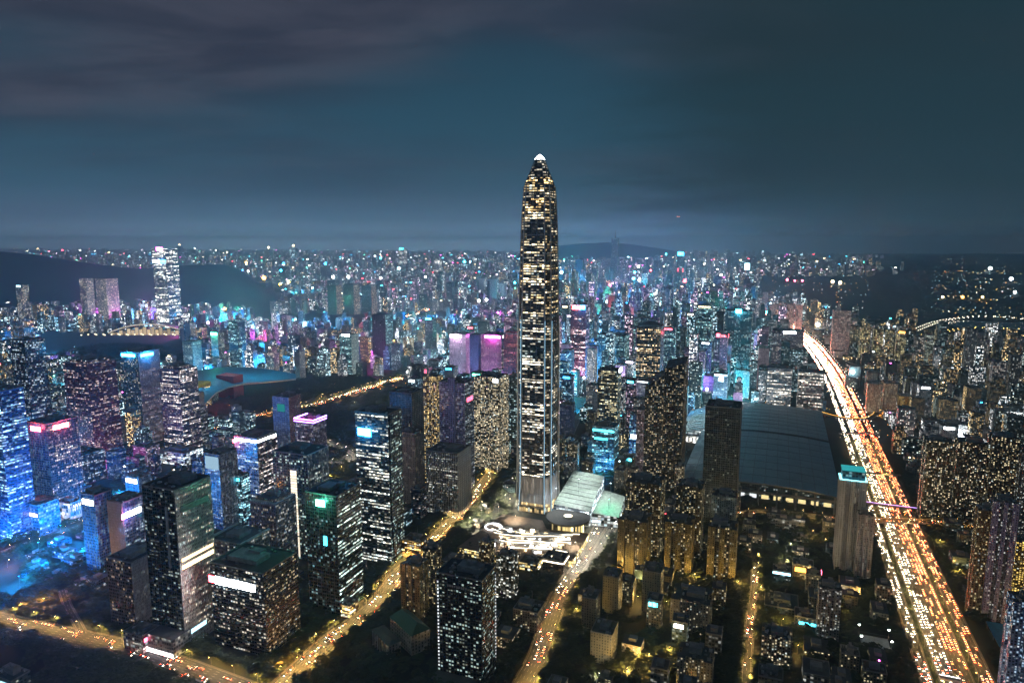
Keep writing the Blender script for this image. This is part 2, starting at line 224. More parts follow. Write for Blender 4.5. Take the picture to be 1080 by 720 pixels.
# ---------------------------------------------------------------- mesh writer
class MB:
    def __init__(s): s.v = []; s.f = []; s.m = []; s.uv = []; s.a = [[], [], [], []]
    def face(s, pts, uvs=None, mat='facade', sty='blank', seed=0.0, k=1.0, col=None, st=None, wall=None):
        n = len(s.v); s.v += [tuple(p) for p in pts]; s.f.append(tuple(range(n, n + len(pts)))); s.m.append(SI[mat])
        s.uv += list(uvs) if uvs else [(p[0], p[1]) for p in pts]
        S = ST[sty]
        s.a[0].append((seed, S[1], S[2] * k, S[3] * k)); s.a[1].append((*(wall or S[0]), S[6]))
        s.a[2].append((*(col or S[4]), S[5] if st is None else st)); s.a[3].append((S[7], S[8], 1.0 if sty.startswith('fill') else 0.0, 0))
    def prism(s, poly, z0, z1, sty='blank', seed=0.0, k=1.0, face_sty=None, roofmat='roof', roofwall=None, top=True, poly2=None, zt=None):
        """poly counter-clockwise; poly2 the outline at the top; zt heights per corner; face_sty style per side"""
        n = len(poly); q = poly2 or poly; u = 0; zt = zt or [z1] * n
        for i in range(n):
            j = (i + 1) % n; a, b = poly[i], poly[j]; L = hypot(b[0] - a[0], b[1] - a[1])
            fs = face_sty[i] if face_sty else sty
            uv0 = seed * 77 % 3
            s.face([(*a, z0), (*b, z0), (*q[j], zt[j]), (*q[i], zt[i])], [(0, z0), (L, z0), (L, zt[j]), (0, zt[i])] if L * 1.0 else None, 'facade', fs, (seed + .137 * i) % 1, k)
        if top: s.face([(*q[i], zt[i]) for i in range(n)], None, roofmat, sty, wall=roofwall or (.10, .10, .105))
    def box(s, c, sz, rot=0.0, mat='metal', sty='blank', wall=None, col=None, st=None, seed=0.0, k=1.0):
        cx, cy, z0 = c; w, d, h = sz
        e = (sin(rot), cos(rot)); r = (e[1], -e[0])
        P = [(cx + r[0] * i * w / 2 + e[0] * j * d / 2, cy + r[1] * i * w / 2 + e[1] * j * d / 2) for i, j in ((-1, -1), (1, -1), (1, 1), (-1, 1))]
        for i in range(4):
            a, b = P[i], P[(i + 1) % 4]; L = w if i % 2 == 0 else d
            s.face([(*a, z0), (*b, z0), (*b, z0 + h), (*a, z0 + h)], [(0, z0), (L, z0), (L, z0 + h), (0, z0 + h)], mat, sty, seed, k, col, st, wall)
        s.face([(*p, z0 + h) for p in P], None, 'roof' if mat == 'facade' else mat, sty, seed, k, col, st, wall or (.10, .10, .105))
    def tube(s, pts, r, mat='metal', n=6, col=None, st=None, taper=1.0):
        rings = []
        for i, p in enumerate(pts):
            a = Vector(pts[max(i - 1, 0)]); b = Vector(pts[min(i + 1, len(pts) - 1)]); t = (b - a).normalized()
            x = t.cross(Vector((0, 0, 1)) if abs(t.z) < .9 else Vector((1, 0, 0))).normalized(); y = t.cross(x)
            rr = r * (1 + (taper - 1) * i / max(len(pts) - 1, 1))
            rings.append([Vector(p) + x * cos(2 * pi * k / n) * rr + y * sin(2 * pi * k / n) * rr for k in range(n)])
        for A, B in zip(rings, rings[1:]):
            for k in range(n): s.face([A[k], A[(k + 1) % n], B[(k + 1) % n], B[k]], None, mat, col=col, st=st)
        s.face(rings[-1], None, mat, col=col, st=st); s.face(rings[0][::-1], None, mat, col=col, st=st)
    def build(s, name, parent=None, loc=None, mats=None):
        me = bpy.data.meshes.new(name)
        v = np.array(s.v, dtype=np.float32).reshape(-1, 3)
        if loc is not None: v = v - np.array(loc, dtype=np.float32)
        me.from_pydata(v.tolist(), [], s.f)
        for sl in SLOTS: me.materials.append(MT[sl])
        if mats:
            me.materials.clear()
            for q in mats: me.materials.append(MT[q])
        me.polygons.foreach_set('material_index', np.array(s.m if not mats else [min(i, len(mats) - 1) for i in s.m], dtype=np.int32))
        u = me.uv_layers.new(name='UVMap'); u.data.foreach_set('uv', np.array(s.uv, dtype=np.float32).ravel())
        for nm, A in zip(('fa', 'fb', 'fc', 'fd'), s.a):
            at = me.attributes.new(nm, 'FLOAT_COLOR', 'FACE'); at.data.foreach_set('color', np.array(A, dtype=np.float32).ravel())
        me.update()
        o = bpy.data.objects.new(name, me); COL.objects.link(o)
        if parent: o.parent = parent
        elif loc is not None: o.location = loc
        return o
def tag(o, label=None, cat=None, group=None, kind=None):
    if label: o['label'] = label
    if cat: o['category'] = cat
    if group: o['group'] = group
    if kind: o['kind'] = kind
    return o
def empty(name, loc, label, cat, group=None):
    o = bpy.data.objects.new(name, None); COL.objects.link(o); o.location = loc; o.empty_display_size = 5
    return tag(o, label, cat, group)
def simple(name, verts, faces, mat, parent=None, loc=None, mats=None, idx=None, smooth=False):
    me = bpy.data.meshes.new(name); me.from_pydata([tuple(v) for v in verts], [], faces)
    for q in (mats or [mat]): me.materials.append(MT[q])
    if idx: me.polygons.foreach_set('material_index', idx)
    if smooth: me.polygons.foreach_set('use_smooth', [True] * len(faces))
    me.update(); o = bpy.data.objects.new(name, me); COL.objects.link(o)
    if parent: o.parent = parent
    if loc is not None: o.location = loc
    return o
def inside(p, poly):
    x, y = p; c = False; n = len(poly)
    for i in range(n):
        x1, y1 = poly[i]; x2, y2 = poly[i - 1]
        if (y1 > y) != (y2 > y) and x < (x2 - x1) * (y - y1) / (y2 - y1) + x1: c = not c
    return c
def rect(cx, cy, w, d, rot=TH):
    e = (sin(rot), cos(rot)); r = (e[1], -e[0])
    return [(cx + r[0] * i * w / 2 + e[0] * j * d / 2, cy + r[1] * i * w / 2 + e[1] * j * d / 2) for i, j in ((-1, -1), (1, -1), (1, 1), (-1, 1))]
OCC = []                                                     # footprints already taken: (x, y, radius)

ROADS={
 'central_road_near':([(-18, 601), (5, 636), (17, 668), (31, 709), (48, 787), (62, 838), (85, 895)],24),
 'plaza_avenue_west':([(85, 895), (99, 929), (119, 988), (146, 1065), (166, 1117)],18),
 'plaza_avenue_east':([(85, 895), (114, 940), (140, 998), (169, 1069), (187, 1117)],14),
 'slanted_road':([(-256, 622), (-236, 667), (-214, 731), (-190, 777), (-171, 823), (-157, 895), (-139, 946), (-109, 1040), (-75, 1151), (-46, 1283), (-24, 1381)],26),
 'lower_expressway':([(-719, 805), (-626, 777), (-539, 750), (-470, 729), (-402, 704), (-298, 656), (-227, 622)],30),
 'orange_street':([(-771, 917), (-756, 971), (-736, 1004), (-700, 1065), (-679, 1138), (-668, 1246)],16),
 'boulevard':([(-777, 1503), (-730, 1646), (-684, 1777), (-566, 1895), (-484, 2069), (-410, 2228), (-331, 2343), (-237, 2590), (-198, 2817)],34),
 'boulevard_slip':([(-414, 2082), (-333, 2138), (-276, 2293)],14),
 'park_loop':([(-518, 1503), (-468, 1555), (-406, 1503), (-337, 1420), (-382, 1357), (-380, 1283)],10),
 'narrow_lane':([(226, 601), (258, 691), (287, 766), (305, 810), (333, 878), (356, 940)],9),
 'hall_street':([(370, 1105), (423, 1117), (470, 1113), (549, 1085), (570, 1069)],20),
 'far_boulevard':([(-782, 3856), (-716, 4098), (-610, 4372), (-575, 4684)],30),
 'left_garden_lane':([(-600, 853), (-564, 810), (-533, 777), (-508, 750)],7),
 'east_street':([(121, 1503), (175, 1757), (239, 2003)],16),
 'center_street':([(-75, 1503), (-38, 1757), (0, 1978)],14),
 'wetland_road_a':([(2074, 3484), (2372, 3811), (2658, 4047), (2927, 4150), (3036, 3949)],30),
 'wetland_road_b':([(2017, 3307), (2318, 3522), (2520, 3600), (2684, 3484)],30),
 'wetland_road_c':([(1965, 3146), (2228, 3241), (2429, 3146)],30),
 'wetland_road_d':([(2005, 4684), (1964, 4372), (1899, 3998), (1855, 3767)],26),
 'distant_loop':([(1435, 5287), (1702, 6066), (1927, 6546), (2142, 7427), (2487, 8158)],36),
}
ZONES={
 'park_strip':[(-842, 1709), (-852, 1839), (-850, 2183), (-742, 2183), (-672, 2260), (-454, 2293), (-357, 2529), (-352, 2260), (-502, 2082), (-566, 1895), (-708, 1709)],
 'open_park':[(-705, 1777), (-573, 1918), (-419, 2110), (-324, 2293), (-261, 2168), (-307, 1797), (-237, 1310), (-352, 1246), (-470, 1357), (-623, 1563)],
 'park_hill':[(-1673, 2343), (-2366, 3411), (-1673, 3411), (-1116, 2432), (-1073, 2228)],
 'wetland':[(3256, 9046), (10771, 9046), (5112, 4258), (2556, 4258), (2009, 3682), (1983, 3998), (2145, 4968), (1913, 5287)],
 'wetland_near':[(1842, 3086), (2463, 4150), (5112, 4258), (3625, 3000)],
 'left_ridge':[(-6226, 4752), (-3463, 4203), (-3091, 4431), (-2348, 4314), (-1460, 4098), (-1766, 5287), (-3110, 8806), (-13610, 10468)],
 'dark_field':[(-1694, 4258), (-1205, 4431), (-254, 4554), (-218, 3902), (-721, 3682), (-1361, 3600)],
}
BEACONS=[
(-2018,7427,225,27.8,'blue'),
(-1827,9566,236,29.8,'cyan'),
(-1906,9566,262,21.7,'white'),
(-1528,5850,162,25.3,'white'),
(-1398,5850,162,25.1,'white'),
(-1122,5850,154,19.9,'white'),
(-1225,7427,174,31.4,'iceblue'),
(-1595,5462,91,17.4,'white'),
(-2586,7775,214,29.6,'blue'),
(-2502,7427,153,26.2,'blue'),
(-5324,16777,366,48.9,'warm'),
(-5644,15977,327,47.1,'warm'),
(-2372,6546,117,38.8,'orange'),
(-2134,6296,69,27.8,'orange'),
(-2055,6296,87,27.7,'gold'),
(-626,9045,199,37.8,'cyan'),
(-551,9045,199,25.2,'iceblue'),
(-216,4431,80,18.6,'white'),
(-166,4431,86,18.6,'white'),
(23,5554,131,18.6,'cyan'),
(482,6678,166,31.7,'iceblue'),
(907,6959,134,29.3,'red'),
(795,5554,108,23.5,'redpink'),
(1272,7108,147,26.1,'cyan'),
(1369,7427,194,27.3,'warmwhite'),
(1119,6296,122,26.7,'cyan'),
(1129,6065,126,25.8,'warmwhite'),
(1503,7427,153,23.2,'red'),
(1480,5850,129,33.6,'red'),
(1044,3997,89,17.3,'iceblue'),
(1023,3810,74,16.6,'gold'),
(1428,3810,69,13.7,'cyan'),
(1483,3902,109,11.7,'iceblue'),
(1539,3411,47,20.9,'white'),
(1085,2138,49,13.6,'iceblue'),
(1958,3086,34,12.3,'white'),
(1363,2197,31,18.2,'warmwhite'),
(1507,2360,36,11.8,'white'),
(7076,10149,69,51.6,'white'),
(5540,7597,52,39.2,'white'),
(4310,5850,32,24.3,'white'),
(3405,7264,40,33.5,'warm'),
(3486,7264,30,33.6,'warm'),
(2986,7427,51,26.7,'redpink'),
(3069,7427,41,22.4,'redpink'),
(3151,7427,41,22.4,'redpink'),
(3450,5462,22,18.0,'warm'),
(3609,5462,22,21.9,'orange'),
(3769,5462,22,18.5,'gold'),
(-1647,3902,76,20.1,'orange'),
(-1529,3411,57,13.6,'lilac'),
(-2670,3997,55,16.1,'orange'),
(-2703,3997,50,16.2,'orange'),
(-2829,4314,72,21.6,'warmwhite'),
(-347,2228,32,8.3,'white'),
(-448,2721,42,14.0,'white'),
(-495,2816,48,13.7,'orange'),
(-262,2589,40,9.5,'iceblue'),
(154,5554,115,15.5,'warm'),
(2779,12416,238,35.4,'cyan'),
(2124,6959,125,24.3,'warmwhite'),
(2132,6678,120,25.4,'warm'),
(2529,9045,174,31.3,'warmwhite'),
(-785,5650,109,19.1,'white'),
(-795,6296,139,17.7,'white'),
(-441,5287,95,16.3,'iceblue'),
(-77,3681,77,13.4,'magenta'),
(579,4150,98,17.6,'iceblue'),
(627,3902,98,13.3,'white'),
(993,4752,99,13.5,'white'),
(351,3484,98,11.8,'violet'),
(87,1757,38,7.6,'white'),
(139,1620,35,7.0,'cyan'),
(227,2110,36,7.2,'white'),
(634,2632,71,11.4,'iceblue'),
(590,2432,62,8.5,'white'),
(529,3146,66,11.6,'cyan'),
(559,1917,41,8.5,'white'),
(423,1645,28,7.3,'warmwhite'),
(281,1978,42,6.8,'iceblue'),
(-4222,7427,102,23.8,'warmwhite'),
(-3454,6296,78,20.0,'warm'),
(-3410,6296,69,19.9,'warm'),
(-21014,30514,166,82.3,'warm'),
(-17363,25822,105,69.2,'redpink'),
(-16865,25822,141,85.7,'redpink'),
(-16189,25822,141,67.7,'white'),
(-15655,25822,105,67.1,'white'),
(-14044,23978,98,61.8,'warm'),
(-8251,15249,104,48.2,'iceblue'),
(-12453,25822,352,55.8,'warm'),
(-10303,22379,244,47.9,'white'),
(-8494,19744,215,41.8,'white'),
(-4472,11556,111,44.8,'gold'),
(-3481,9045,74,27.0,'white'),
(-6945,16777,206,37.8,'warm'),
]

# ---------------------------------------------------------------- ground, hills
def sheet(name, pts, z, mat): return tag(simple(name, [(x, y, z) for x, y in pts], [tuple(range(len(pts)))], mat), kind='structure')
G = 27000
sheet('ground', [(-G, -2000), (G, -2000), (G, G), (-G, G)], -.6, 'ground')
def ridge(name, prof, d0, dp, d1, mat, rows=26, cols=90, rough=.10, ztop=None):
    """wooded hill: prof = (bearing tangent, crest height), rising from distance d0 to the crest at dp and down to d1"""
    ts = np.linspace(prof[0][0], prof[-1][0], cols); hs = np.interp(ts, [p[0] for p in prof], [p[1] for p in prof])
    rs = np.random.RandomState(5); V = []; F = []
    bump = sum(np.sin(ts * f + rs.rand() * 6) * .5 / (i + 1) for i, f in enumerate((9, 23, 47, 91)))
    for j in range(rows):
        t = j / (rows - 1); dd = d0 + (d1 - d0) * t
        s_ = (dd - d0) / (dp - d0) if dd < dp else (d1 - dd) / (d1 - dp)
        s_ = max(0, min(1, s_)); s_ = s_ * s_ * (3 - 2 * s_)
        for i, tt in enumerate(ts):
            n_ = rough * (sin(tt * 31 + j * .9) + sin(tt * 67 - j * 1.7) * .6 + rs.uniform(-.35, .35))
            q = hypot(1, tt); V.append((dd * tt / q, dd / q, max(-5, hs[i] * s_ * (1 + n_ * (1 - s_)) - 2 + (bump[i] * .012 * hs[i] * s_))))
    for j in range(rows - 1):
        for i in range(cols - 1):
            a = j * cols + i; F.append((a, a + 1, a + cols + 1, a + cols))
    return tag(simple(name, V, F, mat, smooth=True), kind='structure')
def T(px): return (px - 540) / 720.0
def crest(px, py, dist):                                     # crest height for a silhouette measured at this bearing
    return 459 - dist * math.tan(radians(8.3) + math.atan((py - 360) / 720.0))
RD = 5900
ridge('wooded_hill', [(T(x), max(0, crest(x, y, RD))) for x, y in ((-420, 268), (-150, 270), (-60, 266), (0, 263), (40, 266), (80, 272), (120, 277), (150, 280), (200, 277), (240, 277), (258, 284), (270, 296), (280, 308), (290, 330))], 4700, RD, 8200, 'hill', cols=140)
PD = 2950
ridge('park_hill', [(T(x), max(0, crest(x, y, PD))) for x, y in ((-60, 395), (20, 380), (40, 364), (60, 354), (100, 350), (140, 352), (170, 357), (195, 366), (215, 378), (235, 392))], 2420, PD, 3350, 'hill', cols=70)
FD = 17500
ridge('far_mountain', [(T(x), max(5, crest(x, y, FD))) for x, y in ((540, 272), (560, 263), (580, 260), (610, 257), (640, 255.5), (665, 257.5), (690, 261), (715, 265), (740, 273))], 15500, FD, 21000, 'farhill', cols=120)
sheet('wetland', ZONES['wetland'], -.3, 'hill')
sheet('wetland_pond', [W(4300, 900), W(4300, 2600), W(4650, 2600), W(4700, 900)], -.25, 'water')
sheet('park_lawn', ZONES['park_strip'], -.3, 'grass')

# ---------------------------------------------------------------- roads
def offset_line(pts, off):
    out = []
    for i, p in enumerate(pts):
        a = pts[max(i - 1, 0)]; b = pts[min(i + 1, len(pts) - 1)]
        dx, dy = b[0] - a[0], b[1] - a[1]; L = hypot(dx, dy) or 1
        out.append((p[0] + dy / L * off, p[1] - dx / L * off))
    return out
def smooth_line(pts, n=4):
    out = []
    for i in range(len(pts) - 1):
        p0, p1, p2, p3 = pts[max(i - 1, 0)], pts[i], pts[i + 1], pts[min(i + 2, len(pts) - 1)]
        for k in range(n):
            t = k / n
            out.append(tuple(.5 * (2 * p1[c] + (p2[c] - p0[c]) * t + (2 * p0[c] - 5 * p1[c] + 4 * p2[c] - p3[c]) * t * t + (3 * p1[c] - p0[c] - 3 * p2[c] + p3[c]) * t ** 3) for c in (0, 1)))
    return out + [pts[-1]]
def ribbon(pts, w, z, off=0.0):
    A = offset_line(pts, off - w / 2); B = offset_line(pts, off + w / 2); n = len(pts); zz = z if isinstance(z, list) else [z] * n
    V = [(*p, zz[i]) for i, p in enumerate(A)] + [(*p, zz[i]) for i, p in enumerate(B)]
    return V, [(i, n + i, n + i + 1, i + 1) for i in range(n - 1)]
def walk(pts, step, start=0.0):
    """points every `step` metres with their heading"""
    acc = -start; out = []
    for a, b in zip(pts, pts[1:]):
        L = hypot(b[0] - a[0], b[1] - a[1])
        if L < 1e-6: continue
        while acc <= L:
            if acc >= 0: out.append((a[0] + (b[0] - a[0]) * acc / L, a[1] + (b[1] - a[1]) * acc / L, atan2(b[0] - a[0], b[1] - a[1])))
            acc += step
        acc -= L
    return out
ROADSEG = []                                                 # (polyline, half width) used to keep buildings and trees off the carriageways
ZR = [0.0]
def make_road(pts, w, name='road', lanes=None, marks=True, z=None, kerb=True):
    ZR[0] += .004; z0 = ZR[0] if z is None else z
    V, F = ribbon(pts, w, z0); tag(simple(name, V, F, 'asphalt'), kind='structure'); ROADSEG.append((pts, w / 2 + 3))
    if marks:
        lanes = lanes or max(2, int(w / 3.7)); MV = []; MF = []
        for i in range(1, lanes):
            line = offset_line(pts, -w / 2 + w * i / lanes)
            for x, y, h in walk(line, 12):
                e = (sin(h), cos(h)); r = (e[1], -e[0]); k = len(MV)
                for i_, j_ in ((-.09, 0), (.09, 0), (.09, 5), (-.09, 5)): MV.append((x + r[0] * i_ + e[0] * j_, y + r[1] * i_ + e[1] * j_, z0 + .006))
                MF.append((k, k + 1, k + 2, k + 3))
        for off in (-w / 2 + .5, w / 2 - .5):
            v, f = ribbon(pts, .2, z0 + .006, off); k = len(MV); MV += v; MF += [tuple(q + k for q in g) for g in f]
        tag(simple('lane_markings', MV, MF, 'mark'), kind='structure')
    if kerb:
        KV = []; KF = []
        for off in (-w / 2 - .9, w / 2 + .9):
            A = offset_line(pts, off - .9); B = offset_line(pts, off + .9); n = len(pts); k = len(KV)
            KV += [(*p, z0 - .1) for p in A] + [(*p, z0 + .13) for p in A] + [(*p, z0 + .13) for p in B] + [(*p, z0 - .1) for p in B]
            for i in range(n - 1):
                for r_ in range(3): KF.append((k + r_ * n + i, k + (r_ + 1) * n + i, k + (r_ + 1) * n + i + 1, k + r_ * n + i + 1))
        tag(simple('kerb', KV, KF, 'paving'), kind='structure')
HIGH = smooth_line([W(300, 0), W(1000, 0), W(1700, 0), W(2400, -4), W(2900, -22), W(3500, -70), W(4200, -190), W(5000, -420)], 5)
def hw(off): return offset_line(HIGH, off)
for nm, s0, s1, ln in (('road', 161, 172, 3), ('road', 179.5, 195.5, 4), ('road', 196.5, 212.5, 4), ('road', 220, 232, 3)):
    make_road(hw((s0 + s1) / 2), s1 - s0, 'highway', ln)
for off, w in ((175.7, 4.6), (216.3, 5.2), (196, .7)):        # planted medians between the carriageways
    V, F = ribbon(hw(off), w, .25); tag(simple('median_strip', V, F, 'grass'), kind='structure')
RL = {}
for k, (p, w) in ROADS.items():
    RL[k] = smooth_line(p, 5); far = k in ('far_boulevard', 'distant_loop') or 'wetland' in k
    make_road(RL[k], w, 'road', marks=not far, kerb=not far)
def off_road(x, y, r=0.0):
    a, s = AS(x, y)
    if a < 5200:
        o = np.interp(a, [0, 1700, 2400, 2900, 3500, 4200, 5000], [0, 0, -4, -22, -70, -190, -420])
        if 156 - r < s - o < 238 + r: return False
    for pts, hw_ in ROADSEG[4:]:
        for p, q in zip(pts[::2], pts[2::2] + [pts[-1]]):
            dx, dy = q[0] - p[0], q[1] - p[1]; L = dx * dx + dy * dy or 1
            t = max(0, min(1, ((x - p[0]) * dx + (y - p[1]) * dy) / L))
            if hypot(x - p[0] - t * dx, y - p[1] - t * dy) < hw_ + r: return False
    return True

